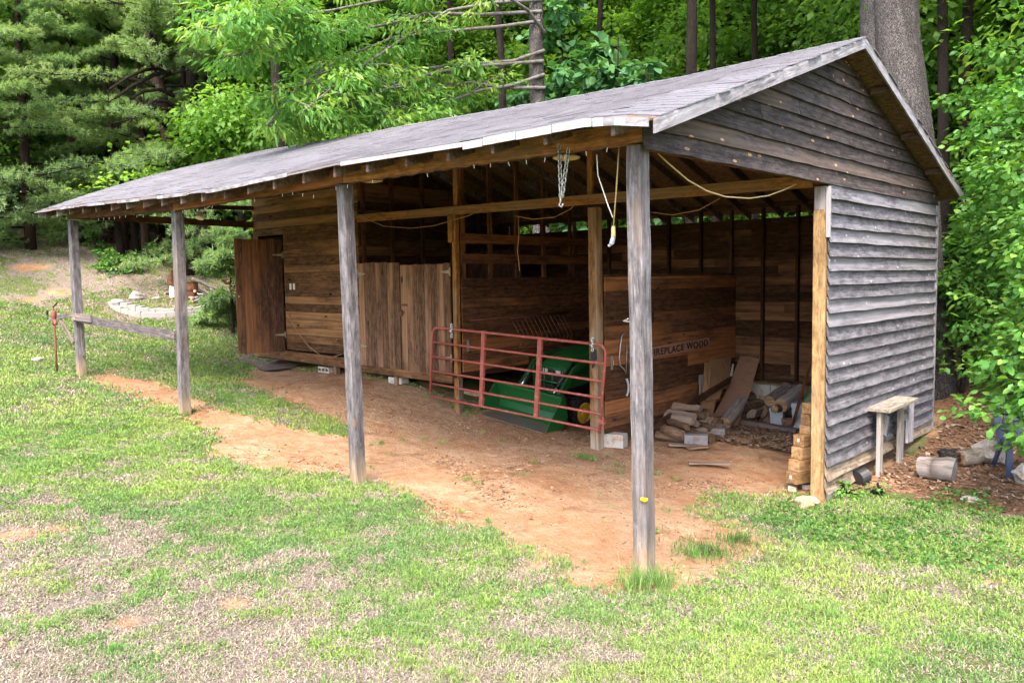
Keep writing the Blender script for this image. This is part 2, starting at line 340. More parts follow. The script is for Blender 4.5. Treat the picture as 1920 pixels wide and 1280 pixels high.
M['leaf_far'] = leafmat('painted_sunlit_leaves', (0.10, 0.225, 0.045), (0.18, 0.34, 0.065), (0.30, 0.46, 0.10), 0.6)  # brighter greens: the glow of a backlit canopy put into the leaf colour
M['leaf_chestnut'] = leafmat('lanceolate_leaves', (0.06, 0.18, 0.045), (0.11, 0.26, 0.055), (0.24, 0.35, 0.07), 0.45)
M['leaf_large'] = leafmat('large_leaves', (0.06, 0.18, 0.065), (0.10, 0.25, 0.10), (0.15, 0.32, 0.09), 0.35, 0.4)
M['leaf_shrub'] = leafmat('shrub_leaves', (0.045, 0.145, 0.03), (0.09, 0.225, 0.04), (0.19, 0.33, 0.06), 0.4, 0.4)
M['needle'] = leafmat('pine_needles', (0.14, 0.24, 0.115), (0.23, 0.345, 0.165), (0.35, 0.45, 0.215), 0.5, 0.5)
def bark(name, light, dark, across=15, depth=0.03):
    """furrowed bark: long plates split by dark grooves"""
    k = NB(name); g = k.attr('gco'); r = k.attr('rnd', 'Fac')
    vo = k.n('ShaderNodeTexVoronoi', feature='DISTANCE_TO_EDGE'); wr = k.n('ShaderNodeVectorMath', operation='ADD')
    nz = k.n('ShaderNodeTexNoise'); k.l(k.mapv(g, (5, 12, 12)), nz.inputs['Vector']); sc_ = k.n('ShaderNodeVectorMath', operation='SCALE'); k.l(nz.outputs['Color'], sc_.inputs[0]); sc_.inputs['Scale'].default_value = 0.9
    k.l(k.mapv(g, (2.2, across, across)), wr.inputs[0]); k.l(sc_.outputs[0], wr.inputs[1]); k.l(wr.outputs[0], vo.inputs['Vector'])
    pl = k.ramp(vo.outputs['Distance'], 0.0, 0.28); fn = k.noise(k.mapv(g, (10, 50, 50)), 1.0, 5, 0.7); big = k.noise(k.mapv(g, (0.6, 2.5, 2.5)), 1.0, 3, 0.6)
    c = k.mix(k.ramp(k.math('ADD', k.math('MULTIPLY', pl, 0.65), k.math('MULTIPLY', fn, 0.5)), 0.25, 0.95), dark, light); c = k.scale(c, k.ramp(big, 0.3, 0.7, 0.75, 1.2)); c = k.scale(c, k.ramp(r, 0, 1, 0.85, 1.15))
    k.bump(k.math('ADD', pl, k.math('MULTIPLY', fn, 0.4)), 0.9, depth); return k.done(c, 0.95, 0.1)
M['barkgrey'] = bark('grey_furrowed_bark', (0.34, 0.305, 0.295), (0.045, 0.037, 0.036), 10, .04)
M['barkdark'] = bark('dark_furrowed_bark', (0.085, 0.066, 0.058), (0.018, 0.014, 0.012), 22, .02)
M['barkpine'] = bark('pine_plate_bark', (0.145, 0.09, 0.075), (0.03, 0.02, 0.018), 18, .02)
M['limb'] = plain('pale_grey_limb', (0.17, 0.153, 0.147), 0.95, 0, 0.1, dirt=(0.10, 0.085, 0.075), dirt_amt=0.45, nscale=9, bump=0.5)
M['greyblock'] = plain('dark_grey_block', (0.23, 0.23, 0.24), 0.95, 0, 0.1, dirt=(0.2, 0.13, 0.09), dirt_amt=0.35, nscale=5, bump=0.6)  # darker grey variant of the concrete block colour
M['hinge'] = plain('tarnished_hinge', (0.30, 0.26, 0.17), 0.5, 0.4, 0.4, dirt=(0.2, 0.12, 0.07), dirt_amt=0.3, nscale=20)
def bladesmat(name, trans=0.3):
    k = NB(name); col = k.attr('tint', 'Color'); k.val(col, k.b.inputs['Base Color'])
    k.b.inputs['Roughness'].default_value = 0.7; k.b.inputs['Specular IOR Level'].default_value = 0.15
    tr = k.n('ShaderNodeBsdfTranslucent'); k.l(col, tr.inputs[0]); mx = k.n('ShaderNodeMixShader'); mx.inputs[0].default_value = trans
    k.l(k.b.outputs[0], mx.inputs[1]); k.l(tr.outputs[0], mx.inputs[2]); k.l(mx.outputs[0], k.out.inputs['Surface']); return k.m
M['blades'] = bladesmat('grass_blades'); M['litter'] = bladesmat('dead_leaves', 0.15)

# ================================================================== GROUND
PY, DY = 3.79, 8.03                    # line of the stall fronts, back wall
CTRL = np.array([(0, 0, 0), (-4.02, 0, .17), (-8.36, 0, .51), (-12.67, 0, .855), (0, 3.79, -.16), (0.1, 8.03, .12), (-3.34, 3.79, .06), (-6.3, 3.79, .30),
 (-7.8, 3.7, .62), (-10.2, 3.7, .70), (-12.8, 3.7, .66), (-3, 8, .07), (-6, 6, .30), (-2, 5.5, .03), (-1, 7.5, .02), (-4.7, 5.4, .03), (-5, 7.5, .1),
 (.35, -2, .0), (-2, -4.2, .06), (2.7, 0, -.06), (3.7, -5.6, -.05), (8, -5, -.2), (-8, -5, .5), (-14, -5, .95), (-20, -4, 1.9), (1.6, 5.6, -.08), (2.2, 7.6, .08), (4, 4, -.15), (8, 6, .1),
 (1.5, 9.5, .55), (2.5, 11.5, 1.1), (6, 12, 1.4), (-3, 10.5, .8), (-8, 11, 1.3), (-13.5, 11, 1.9), (-13.5, 7, 1.25), (-15.7, 4.6, 1.40), (-17.4, 3.7, 1.65), (-18.7, 2.9, 1.92), (-20.4, .9, 2.25),
 (-21.3, 7, 3.1), (-26, 6.3, 4.2), (-28, 3.1, 4.45), (-33, 2, 5.2), (-30, 14, 5.2), (-20, 14, 3.6), (-26, -6, 3.6), (-40, -5, 5.8), (-45, 12, 6.5), (-10, 25, 3.6), (4, 25, 3.2), (-30, 32, 6), (18, 18, 2.2), (20, -6, -.3), (6, -20, -.4), (-16, -22, 1.2), (-40, 45, 7), (10, 50, 5), (45, 30, 4)], float)
def _tps(r2): return 0.5*r2*np.log(r2+1e-9)
_n = len(CTRL); _K = _tps(((CTRL[:, None, :2]-CTRL[None, :, :2])**2).sum(-1))+np.eye(_n)*0.02
_P = np.hstack([np.ones((_n, 1)), CTRL[:, :2]]); _A = np.zeros((_n+3, _n+3)); _A[:_n, :_n] = _K; _A[:_n, _n:] = _P; _A[_n:, :_n] = _P.T
_W = np.linalg.solve(_A, np.concatenate([CTRL[:, 2], [0, 0, 0]]))
def hbase(x, y):
    x = np.atleast_1d(np.asarray(x, float)); y = np.atleast_1d(np.asarray(y, float)); out = np.empty(len(x))
    for i in range(0, len(x), 40000):
        X = x[i:i+40000]; Y = y[i:i+40000]
        xc = np.clip(X, -48, 48); yc = np.clip(Y, -25, 52)
        out[i:i+40000] = _tps((xc[:, None]-CTRL[:, 0])**2+(yc[:, None]-CTRL[:, 1])**2)@_W[:_n]+_W[_n]+_W[_n+1]*xc+_W[_n+2]*yc
    return out
def hz(x, y):
    """height of the ground, with the small lumps of lawn and trodden clay"""
    x = np.atleast_1d(np.asarray(x, float)); y = np.atleast_1d(np.asarray(y, float))
    return hbase(x, y)+(fbm(x*0.9, y*0.9, 3, 3)-0.5)*0.10+(fbm(x*4.5, y*4.5, 8, 3)-0.5)*0.045
def H(x, y): return float(hz(x, y)[0])
def onG(px, py):
    """where the line of sight through a photo pixel meets the ground"""
    d = ray(px, py); t = 2.0
    while t < 80:
        p = CAM+d*t
        if p[2] < float(hbase(p[0], p[1])[0]): break
        t += 0.1
    a, b = t-0.1, t
    for _ in range(12):
        m = (a+b)/2; p = CAM+d*m
        if p[2] < float(hbase(p[0], p[1])[0]): b = m
        else: a = m
    p = CAM+d*b; p[2] = H(p[0], p[1]); return p
def sdist(x, y, poly):
    """signed distance to a polygon, positive inside"""
    x = np.asarray(x, float); y = np.asarray(y, float); d = np.full(x.shape, 1e9); ins = np.zeros(x.shape, bool); n = len(poly)
    for i in range(n):
        ax, ay = poly[i]; bx, by = poly[(i+1) % n]; ex, ey = bx-ax, by-ay
        t = np.clip(((x-ax)*ex+(y-ay)*ey)/(ex*ex+ey*ey+1e-12), 0, 1)
        d = np.minimum(d, np.hypot(x-ax-t*ex, y-ay-t*ey))
        cross = ((ay > y) != (by > y)); xi = ax+(y-ay)/(by-ay+1e-12)*ex
        ins ^= cross & (x < xi)
    return np.where(ins, d, -d)
def gp(*px): return [tuple(onG(a, b)[:2]) for a, b in px]
CLAY = gp((165, 705), (240, 738), (330, 792), (395, 846), (445, 876), (540, 892), (640, 902), (700, 912), (790, 958), (880, 990), (960, 1035), (1040, 1070), (1130, 1098), (1250, 1105), (1330, 1085), (1440, 1015), (1410, 985), (1330, 960), (1390, 925), (1475, 918))+[(0.0, 3.6), (-0.1, 8.2), (-6.4, 8.2), (-6.4, 4.2), (-12.6, 4.2), (-12.9, 3.2)]+gp((430, 690), (440, 720), (520, 745), (600, 785), (645, 798), (560, 790), (480, 770), (390, 738), (330, 712), (230, 692))
STRIP = [tuple(onG(a, b)[:2]) for a, b in ((215, 700), (330, 700), (400, 715), (470, 750), (560, 775), (650, 800), (640, 806), (560, 794), (460, 772), (370, 742), (300, 716))]
LITTER = gp((1600, 935), (1660, 915), (1700, 940), (1800, 950), (1919, 975))+[(6, 7), (14, 12), (14, 60), (-60, 60), (-60, 20)]+gp((20, 418), (160, 452), (300, 470), (400, 505), (436, 545))+[(-13.6, 5.0), (-13.3, 8.6), (0.2, 8.4), (0.15, 4.6)]
LITTER_IN = [(-3.1, 5.6), (-2.2, 5.3), (-1.2, 5.6), (-0.5, 6.4), (-0.5, 7.8), (-3.1, 7.8)]
PATCH = [onG(a, b)[:2] for a, b in ((130, 985), (225, 1165), (440, 1130), (20, 1000), (60, 560), (110, 545), (90, 575), (1210, 1140), (60, 500), (1860, 1090), (1560, 1010), (960, 1105), (620, 985), (420, 905), (1655, 905), (1700, 920))]
PATCH_R = [.32, .34, .24, .35, 1.0, .9, .8, .3, 1.5, .25, .3, .3, .2, .25, .45, .3]
def zones(x, y):
    """clay, leaf litter, greenness (0-1 each) of the ground at x, y"""
    x = np.asarray(x, float); y = np.asarray(y, float)
    wob = (fbm(x*1.3, y*1.3, 21, 4)-0.5)*0.9+(fbm(x*6, y*6, 22, 3)-0.5)*0.35
    c = sdist(x, y, CLAY); clay = np.clip((c+wob*0.95+(fbm(x*11, y*11, 24, 2)-.5)*.35)/0.75+0.55, 0, 1)
    s = sdist(x, y, STRIP); clay = clay*(1-np.clip((s+wob*0.7)/0.25+0.5, 0, 1))
    for (qx, qy), r in zip(PATCH, PATCH_R):
        clay = np.maximum(clay, np.clip((r*(0.55+wob*1.3)*(.7+.3*(r < .5))-np.hypot(x-qx, (y-qy)))/(0.15+.5*r)+0.35, 0, 1)*0.8)
    l = sdist(x, y, LITTER); lit = np.clip((l+wob*0.9)/0.5+0.5, 0, 1)
    lit = np.maximum(lit, np.clip((sdist(x, y, LITTER_IN)+wob*0.4)/0.3+0.4, 0, 1))
    # distance along the view: the near left of the lawn is dead thatch with tufts, a greener band behind it
    fx = (x-CAM[0])*AF[0]+(y-CAM[1])*AF[1]; rx = (x-CAM[0])*AR[0]+(y-CAM[1])*AR[1]; u = rx/np.maximum(fx, .5)
    big = fbm(x*0.55, y*0.55, 31, 4); mid = fbm(x*2.2, y*2.2, 33, 4)
    dry = sdist(x, y, DRY)
    dry2 = sdist(x, y, BANK)
    g = 0.83+(big-0.5)*0.35+(mid-0.5)*0.55+(fbm(x*7, y*7, 35, 3)-.5)*1.5-np.clip((dry+wob*2.0)/2.2+0.5, 0, 1)*0.72-np.clip((dry2+wob*3)/3.0+0.4, 0, 1)*0.52
    return np.clip(clay*(1-0), 0, 1), np.clip(lit, 0, 1), np.clip(g, 0, 1)
BANK = gp((-40, 425), (140, 440), (300, 470), (430, 500), (440, 565), (330, 600), (190, 600), (60, 590), (-40, 620))
DRY = gp((-60, 965), (130, 985), (330, 1045), (480, 1100), (640, 1160), (860, 1195), (1000, 1245), (1050, 1300))+[(2.2, -3.2), (1.5, -7), (-6, -7)]
def grid(lo, hi, steps):
    xs = [lo]
    for edge, st in steps:
        while xs[-1] < edge-1e-6: xs.append(xs[-1]+st)
    return np.array(xs)
gx = grid(-140, 140, [(-60, 8), (-32, 1.0), (-16, 0.35), (3.2, 0.09), (9, 0.4), (40, 1.5), (140, 8)])
gy = grid(-60, 160, [(-16, 4), (-6, 0.5), (8.4, 0.09), (16, 0.4), (50, 1.5), (160, 8)])
X, Y = np.meshgrid(gx, gy); X = X.ravel(); Y = Y.ravel()
near = (X > -30) & (X < 10) & (Y > -8) & (Y < 20)
Zt = hbase(X, Y); Zt[near] = hz(X[near], Y[near])
zc, zl, zg = zones(X, Y)
zc = np.where(near, zc, 0)
# foot-worn hollows and the raised clay bank below the stall doors
Zt = Zt+np.where(near, -0.03*zc, 0)
nx, ny = len(gx), len(gy); ii = (np.arange(ny-1)[:, None]*nx+np.arange(nx-1)[None, :]).ravel()
quads = np.stack([ii, ii+1, ii+nx+1, ii+nx], 1)
me = np_mesh('ground', np.stack([X, Y, Zt], 1), quads.ravel(), np.full(len(quads), 4), {'zone': np.stack([zc, zl, zg, np.ones_like(zc)], 1)}, True)
k = NB('ground_soil'); z = k.n('ShaderNodeSeparateColor'); k.l(k.attr('zone', 'Color'), z.inputs[0]); P = k.n('ShaderNodeTexCoord').outputs['Object']
n1 = k.noise(P, 0.9, 5, 0.6); n2 = k.noise(P, 7, 6, 0.65); n3 = k.noise(P, 55, 4, 0.7); n4 = k.noise(k.mapv(P, (1, 1, 1)), 26, 5, 0.7, 0.7); n5 = k.noise(P, 2.6, 6, 0.7, 0.5)
clay = k.mix(k.ramp(n2, 0.3, 0.72), (0.42, 0.23, 0.124), (0.545, 0.365, 0.23)); clay = k.mix(k.ramp(n1, 0.4, 0.7, 0, 0.75), clay, (0.40, 0.185, 0.088))
clay = k.mix(k.ramp(n4, 0.58, 0.72, 0, 0.6), clay, (0.20, 0.095, 0.048)); clay = k.mix(k.ramp(n3, 0.60, 0.75, 0, 0.5), clay, (0.52, 0.38, 0.26))
thatch = k.mix(k.ramp(n3, 0.3, 0.7), (0.145, 0.112, 0.09), (0.325, 0.27, 0.225)); thatch = k.mix(k.ramp(n2, 0.5, 0.75, 0, .6), thatch, (0.40, 0.255, 0.15))
turf = k.mix(k.ramp(n3, 0.3, 0.7), (0.085, 0.10, 0.035), (0.19, 0.215, 0.075))
lit = k.mix(k.ramp(n4, 0.35, 0.65), (0.11, 0.058, 0.035), (0.33, 0.185, 0.11))
clay = k.mix(k.ramp(n5, 0.50, 0.70, 0, 0.75), clay, (0.255, 0.115, 0.055)); clay = k.mix(k.ramp(n5, 0.44, 0.30, 0, 0.6), clay, (0.50, 0.36, 0.25))
c = k.mix(k.ramp(k.math('ADD', z.outputs[2], k.math('MULTIPLY', k.math('SUBTRACT', n2, .5), .5)), 0.3, 0.7), thatch, turf)
c = k.mix(k.ramp(k.math('ADD', z.outputs[1], k.math('MULTIPLY', k.math('SUBTRACT', n2, .5), .7)), 0.4, 0.6), c, lit)
c = k.mix(k.ramp(k.math('ADD', z.outputs[0], k.math('MULTIPLY', k.math('SUBTRACT', n4, .5), .8)), 0.35, 0.65), c, clay)
k.bump(k.math('ADD', k.math('ADD', n2, k.math('MULTIPLY', n4, 0.7)), k.math('MULTIPLY', n3, 0.35)), 1.0, 0.07); me.materials.append(k.done(c, 0.95, 0.1))
ground = link_mesh('ground', me); tag(ground, kind='structure', label='lawn and bare orange clay sloping up to the left', cat='ground')

# ================================================================== THE SHED
XL, XR = -13.22, 0.30                     # roof ends
RIDGE_Y, RIDGE_Z, SLOPE, EAVE = 4.015, 5.174, 0.339, 0.342
_dx = np.array([-13.3, -11.5, -8.75, -6.4, -4.9, -3.6, -1.6, -0.3, 0.0, 0.35]); _df = np.array([.215, .195, .11, .05, .075, .10, .075, .085, .06, .0])
_rx = np.array([-13.3, -12.3, -9.7, -7.7, -5.8, -3.8, -2.0, 0.3]); _rr = np.array([.23, .22, .14, .11, .055, .005, -.03, 0.0])
def roofz(x, y):
    """top of the decking: the old roof sags between its posts and climbs a little to the far end"""
    f = np.clip(abs(y-RIDGE_Y)/(RIDGE_Y+EAVE), 0, 1); e = np.interp(x, _dx, _df); r = np.interp(x, _rx, _rr)
    if y > RIDGE_Y: e = r-0.02*f
    b = 0.10*np.interp(x, [-13.3, -11], [1, 0])*math.sin(math.pi*f) if y < RIDGE_Y else 0
    return RIDGE_Z-abs(y-RIDGE_Y)*SLOPE+r*(1-f)+e*f+b
shed = thing('open_front_shed', 'long weathered wooden shed with open front, shingle gable roof and four posts', 'shed', (-6.5, 4.0, 0.2))
# ---- roof
xs = np.linspace(XL, XR, 50); RT = 0.014
def slope_sheet(mb, y0, y1, dz0, dz1, n=14):
    ys = np.linspace(y0, y1, n)
    for side, dz in ((0, dz1), (1, dz0)):
        vs = [(x, y, roofz(x, y)+dz) for y in ys for x in xs]
        m = len(xs); fs = [(j*m+i, j*m+i+1, (j+1)*m+i+1, (j+1)*m+i) for j in range(n-1) for i in range(m-1)]
        if side: fs = [f[::-1] for f in fs]
        mb.add(vs, fs)
    for yy in (y0, y1):
        vs = [(x, yy, roofz(x, yy)+d) for d in (dz0, dz1) for x in xs]; mb.add(vs, [(i, i+1, m+i+1, m+i) for i in range(m-1)])
    for xx in (XL, XR):
        vs = [(xx, y, roofz(xx, y)+d) for d in (dz0, dz1) for y in ys]; mb.add(vs, [(i, i+1, n+i+1, n+i) for i in range(n-1)])
deck = MB(); slope_sheet(deck, -EAVE, RIDGE_Y-.001, -RT, 0); slope_sheet(deck, RIDGE_Y+.001, 2*RIDGE_Y+EAVE, -RT, 0)
roof = obj('roof', deck, M['osb'], shed)
sh = MB(); EXP = 0.128
def tabs(sgn):
    n = int((RIDGE_Y+EAVE)/EXP)+1; wob = [random.uniform(-.02, .02) for _ in range(400)]
    for row in range(n):
        d0 = -0.045+row*EXP; d1 = d0+EXP*1.5                  # distance up from the eave
        x = XL-0.03-random.uniform(0, .25)
        while x < XR+0.03:
            wdt = random.uniform(.26, .36); xa = max(x, XL-.03+random.uniform(-.012, .012)); xb = min(x+wdt-random.choice([.003, .003, .006]), XR+.03+random.uniform(-.02, .02)); x += wdt
            if xb-xa < 0.03: continue
            lift = random.choice([0, 0, 0, 0, 0, .002, 0.003, 0.006]); d0j = d0+random.uniform(-.002, .002)
            pts = []
            for dd, up in ((d0j, 0.013+lift), (min(d1, RIDGE_Y+EAVE), 0.004)):
                for xx in (xa, xb):
                    yv = -EAVE+dd if sgn > 0 else 2*RIDGE_Y+EAVE-dd
                    droop = max(0, -dd)*0.5
                    pts.append((xx, yv, roofz(xx, yv)+up+random.uniform(0, .002)-droop))
            a, b, c, d = pts; th = 0.009
            low = lambda p: (p[0], p[1], p[2]-th)
            r = np.clip(random.gauss(0.5, .2), 0, 1)
            if sgn > 0: sh.hexa([low(a), low(b), low(d), low(c)], [a, b, d, c], r)
            else: sh.hexa([low(b), low(a), low(c), low(d)], [b, a, c, d], r)
tabs(1); tabs(-1)
x = XL-.03
while x < XR:                                                  # ridge caps
    xb = min(x+.2, XR+.03); z0 = roofz(x, RIDGE_Y); lift = .02+random.uniform(0, .008)
    for s in (-1, 1):
        y1 = RIDGE_Y+s*.15; b = [(x, RIDGE_Y, z0+lift), (xb, RIDGE_Y, roofz(xb, RIDGE_Y)+lift-.006), (xb, y1, roofz(xb, y1)+lift-.006), (x, y1, roofz(x, y1)+lift)]
        if s < 0: b = [b[1], b[0], b[3], b[2]]
        sh.hexa([(p[0], p[1], p[2]-.008) for p in b], b, random.uniform(.3, .7))
    x = xb-.03 if xb < XR else XR+1
obj('shingles', sh, M['shingle'], roof)
RAF = [-0.07]+[-0.76-0.605*i for i in range(21)]
for x in RAF:
    for s in (1, -1):
        y0 = -EAVE+.015 if s > 0 else 2*RIDGE_Y+EAVE-.015; y1 = RIDGE_Y-s*0.025; n = 8; rb = MB(); rnd = random.random()
        xx = x+random.uniform(-.02, .02)
        for i in range(n):
            ya, yb = y0+(y1-y0)*i/n, y0+(y1-y0)*(i+1)/n; hh = .125
            q = [(xx-.019, ya), (xx+.019, ya), (xx+.019, yb), (xx-.019, yb)]
            if s < 0: q = [q[1], q[0], q[3], q[2]]
            rb.hexa([(a, b, roofz(a, b)-RT-.002-hh) for a, b in q], [(a, b, roofz(a, b)-RT-.002) for a, b in q], rnd)
        if s > 0 or x > -9.5: obj('rafter', rb, M['rafter'], roof)
rb = MB(); rb.board((XL+.05, RIDGE_Y, roofz(XL, RIDGE_Y)-.13), (-.1, RIDGE_Y, roofz(0, RIDGE_Y)-.13), .17, .036); obj('ridge_board', rb, M['rafter'], roof)
for a, b in ((.31, -.21), (-.22, -.62), (-.63, -1.02), (-1.03, -1.42), (-1.43, -1.68), (-1.69, -3.55), (-4.6, -5.5), (-5.5, -6.55), (-7.1, -8.0), (-8.6, -9.4), (-9.9, -10.6), (-11.2, -11.9)):
    wid = 0.055 if a > -1.6 else 0.03
    n = 5; jit = random.uniform(-.004, .004); de = MB()      # pieces of drip edge that are still there
    for i in range(n):
        xa, xb = a+(b-a)*i/n, a+(b-a)*(i+1)/n
        za, zb = roofz(xa, -EAVE)+jit, roofz(xb, -EAVE)+jit; y0 = -EAVE-.052
        de.hexa([(xb, y0-.006, zb-wid-.012), (xa, y0-.006, za-wid-.012), (xa, y0, za-wid-.012), (xb, y0, zb-wid-.012)],
                [(xb, y0-.006, zb+.0), (xa, y0-.006, za+.0), (xa, y0, za+.0), (xb, y0, zb+.0)], .5)
    obj('drip_edge', de, M['drip'] if -3 < a < 0 else M['fascia'], roof)
for s, xo in ((1, XR+.012), (-1, XR+.012), (1, XL-.012), (-1, XL-.012)):        # rake boards
    fb = MB(); y0 = -EAVE+.02 if s > 0 else 2*RIDGE_Y+EAVE-.02; n = 10; rnd = random.uniform(.4, .7); o = random.uniform(0, 30)
    for i in range(n):
        ya, yb = y0+(RIDGE_Y-y0)*i/n, y0+(RIDGE_Y-y0)*(i+1)/n
        q = [(xo-.012, ya), (xo+.011, ya), (xo+.011, yb), (xo-.012, yb)]
        if s < 0: q = [q[1], q[0], q[3], q[2]]
        b = [(a, c, roofz(XR if xo > 0 else XL, c)-.115) for a, c in q]; t = [(a, c, roofz(XR if xo > 0 else XL, c)-.004) for a, c in q]
        fb.add(b+t, [(0, 3, 2, 1), (4, 5, 6, 7), (0, 1, 5, 4), (1, 2, 6, 5), (2, 3, 7, 6), (3, 0, 4, 7)], [(p[1]*1.06+o, p[2]-p[1]*.339*s+o, p[0]+o) for p in b+t], rnd)
    obj('rake_board', fb, M['fascia'], roof)
for yv in (5.0, 6.2, 7.3, 2.9, 1.7):                            # lookouts under the gable overhang
    lb = MB(); z = roofz(.2, yv)-RT-.05; lb.board((.05, yv, z), (XR-.012, yv, z), .085, .038, rnd=.3); obj('lookout', lb, M['rafter'], roof)
# ---- posts
POSTS = [((1200, 270), (1213, 1084)), ((643, 345), (669.5, 904)), ((328, 394), (342.6, 779)), ((131, 413), (148, 701))]
POST_B = []
for (tp, bp) in POSTS:
    t = onY(*tp, 0.0); b = onY(*bp, 0.0); d = (t-b)/np.linalg.norm(t-b); b = b-d*.25
    off = np.array([-.07, .07, 0]); pm = MB(); L = np.linalg.norm(t-b)
    pm.board(b+off, t+off, .14, .14, (1, 0, 0), segs=14, wav=.005, rnd=random.uniform(.4, .6), from0=True); POST_B.append((b+off, t+off))
    obj('support_post', pm, M['post'], shed, bevel=.008)
def postx(i, z):
    b, t = POST_B[i]; return b+(t-b)*((z-b[2])/(t[2]-b[2]))
# ---- eave beam on the posts (two lengths, notched at the post)
BZ = lambda x: np.interp(x, [-13.2, -12.35, -10.2, -8.3, -6, -4.1, -1.9, 0], [3.79, 3.75, 3.685, 3.625, 3.65, 3.65, 3.645, 3.615])
for a, b, mat in ((0.0, -4.09, 'beam'), (-4.1, -8.4, 'rafter'), (-8.41, -12.75, 'rafter')):
    for yo in (.035, .1):
        bm_ = MB(); n = 6; rnd = random.uniform(.4, .8); o = random.uniform(0, 30)
        for i in range(n):
            xa, xb = a+(b-a)*i/n, a+(b-a)*(i+1)/n
            q = [(xb, yo-.02), (xa, yo-.02), (xa, yo+.02), (xb, yo+.02)]
            B = [(u, v, BZ(u)) for u, v in q]; T = [(u, v, BZ(u)+.165) for u, v in q]
            bm_.add(B+T, [(0, 3, 2, 1), (4, 5, 6, 7), (0, 1, 5, 4), (1, 2, 6, 5), (2, 3, 7, 6), (3, 0, 4, 7)], [(p[0]+o, p[2]+o, p[1]+o) for p in B+T], rnd)
        obj('eave_beam', bm_, M['beam' if mat == 'beam' else 'inner'], shed)
# ---- gable: lap boards above the opening and down the end wall
def lapboard(mb, ya, yb, za, zb, x0=.004, rnd=None, bow=.006, clip=None, tilt=.03):
    """one lapped board on the plane x = 0: foot out, head tucked under the next"""
    r = random.random() if rnd is None else rnd; n = max(2, int((yb-ya)/.35)); o = np.array([random.uniform(0, 40) for _ in range(3)])
    vs = []; gs = []
    sag = [random.uniform(-bow, bow) for _ in range(n+1)]; out = [random.uniform(0, .012) for _ in range(n+1)]
    for i in range(n+1):
        y = ya+(yb-ya)*i/n; zl, zt = za+sag[i], zb+.022
        yt = y
        if clip is not None:
            zr = clip(y)
            zt = min(zt, zr); zl = min(zl, zr-.004)
        xl_ = x0+tilt+out[i]; xt = x0+.004
        zm = zl+(zt-zl)*.38; xm = xt+(xl_-xt)*.34                # cupped profile: foot curled outwards to deepen the shadow under each lap
        for px_, pz in ((xl_-.02, zl-.003), (xl_, zl), (xm, zm), (xt+.001, zt), (xt-.006, zt), (xm-.018, zm)):
            vs.append((px_, y, pz)); gs.append((y-ya+o[0], pz-za+o[1], px_+o[2]))
    fs = [(0, 1, 2, 3, 4, 5)]
    for i in range(n):
        b = i*6
        for k_ in range(6): fs.append((b+k_, b+6+k_, b+6+(k_+1) % 6, b+(k_+1) % 6))
    b = n*6; fs.append((b+5, b+4, b+3, b+2, b+1, b)); mb.add(vs, fs, gs, r)
up = MB(); z = 3.555; LE = .165; row = 0
under = lambda y: roofz(0, y)-RT-.006
while z < 5.15:
    yr = [y for y in np.linspace(-.02, DY+.02, 400) if under(y) > z+.01]
    if len(yr) < 8: break
    ya, yb = yr[0], yr[-1]; cuts = [ya]
    for cpos in {0: (), 1: (), 2: (4.1,), 3: (2.05, 5.6), 4: (2.95,), 5: (2.2, 5.1), 6: (2.2, 4.4), 7: (3.9,), 8: (4.5,)}.get(row, ()):
        if ya+.4 < cpos < yb-.4: cuts.append(cpos)
    cuts.append(yb)
    for i in range(len(cuts)-1): lapboard(up, cuts[i]+(.003 if i else 0), cuts[i+1], z, z+LE, clip=under)
    z += LE; row += 1
obj('gable_siding', up, M['gable_siding'], shed)
lw = MB(); lo = MB(); z = 3.555-LE; k_ = 0
while z > -.15:
    ya, yb = PY+.03, DY-.04; bz = max(float(hbase(0.03, ya)[0]), -.2)
    if z < .22: lapboard(lo, ya, yb if z > .05 else (6.6 if z > -.03 else 4.9), z, z+LE, bow=.006, tilt=.047)
    else: lapboard(lw, ya, yb, z, z+LE, bow=.006, tilt=.047)
    z -= LE; k_ += 1
obj('end_wall_siding', lw, M['grey_siding'], shed); obj('lower_siding', lo, M['low_siding'], shed, )
cb = MB(); cb.board((.016, DY-.005, -.05), (.016, DY-.005, 3.545), .065, .055, (0, 1, 0), segs=6, wav=.003, rnd=.7); obj('corner_board', cb, M['fascia'], shed)
cb = MB(); cb.board((.018, PY+.004, 2.95), (.018, PY+.004, 3.53), .035, .045, (0, 1, 0), rnd=.9); obj('corner_board', cb, M['fascia'], shed)
tb = onY(1551, 941, PY)
cp = MB(); cp.board((-.075, PY+.06, -.35), (-.085, PY+.06, 3.27), .13, .145, (0, 1, 0), segs=6, wav=.002, rnd=.5); obj('corner_post', cp, M['pine'], shed, bevel=.006)
cp = MB(); cp.board((-.085, PY+.06, 3.27), (-.085, PY+.06, 3.54), .12, .135, (0, 1, 0), rnd=.6); obj('corner_post', cp, M['fascia'], shed, bevel=.006)
for yv in np.arange(4.5, 7.9, .62):                              # studs inside the end wall
    sb = MB(); sb.board((-.05, yv, .1), (-.05, yv, 3.54), .04, .085, (0, 1, 0)); obj('stud', sb, M['inner_dark'], shed)
gb = MB(); gb.board((-.045, .15, 3.63), (-.045, DY-.1, 3.63), .14, .045, rnd=.5); obj('gable_beam', gb, M['inner'], shed)
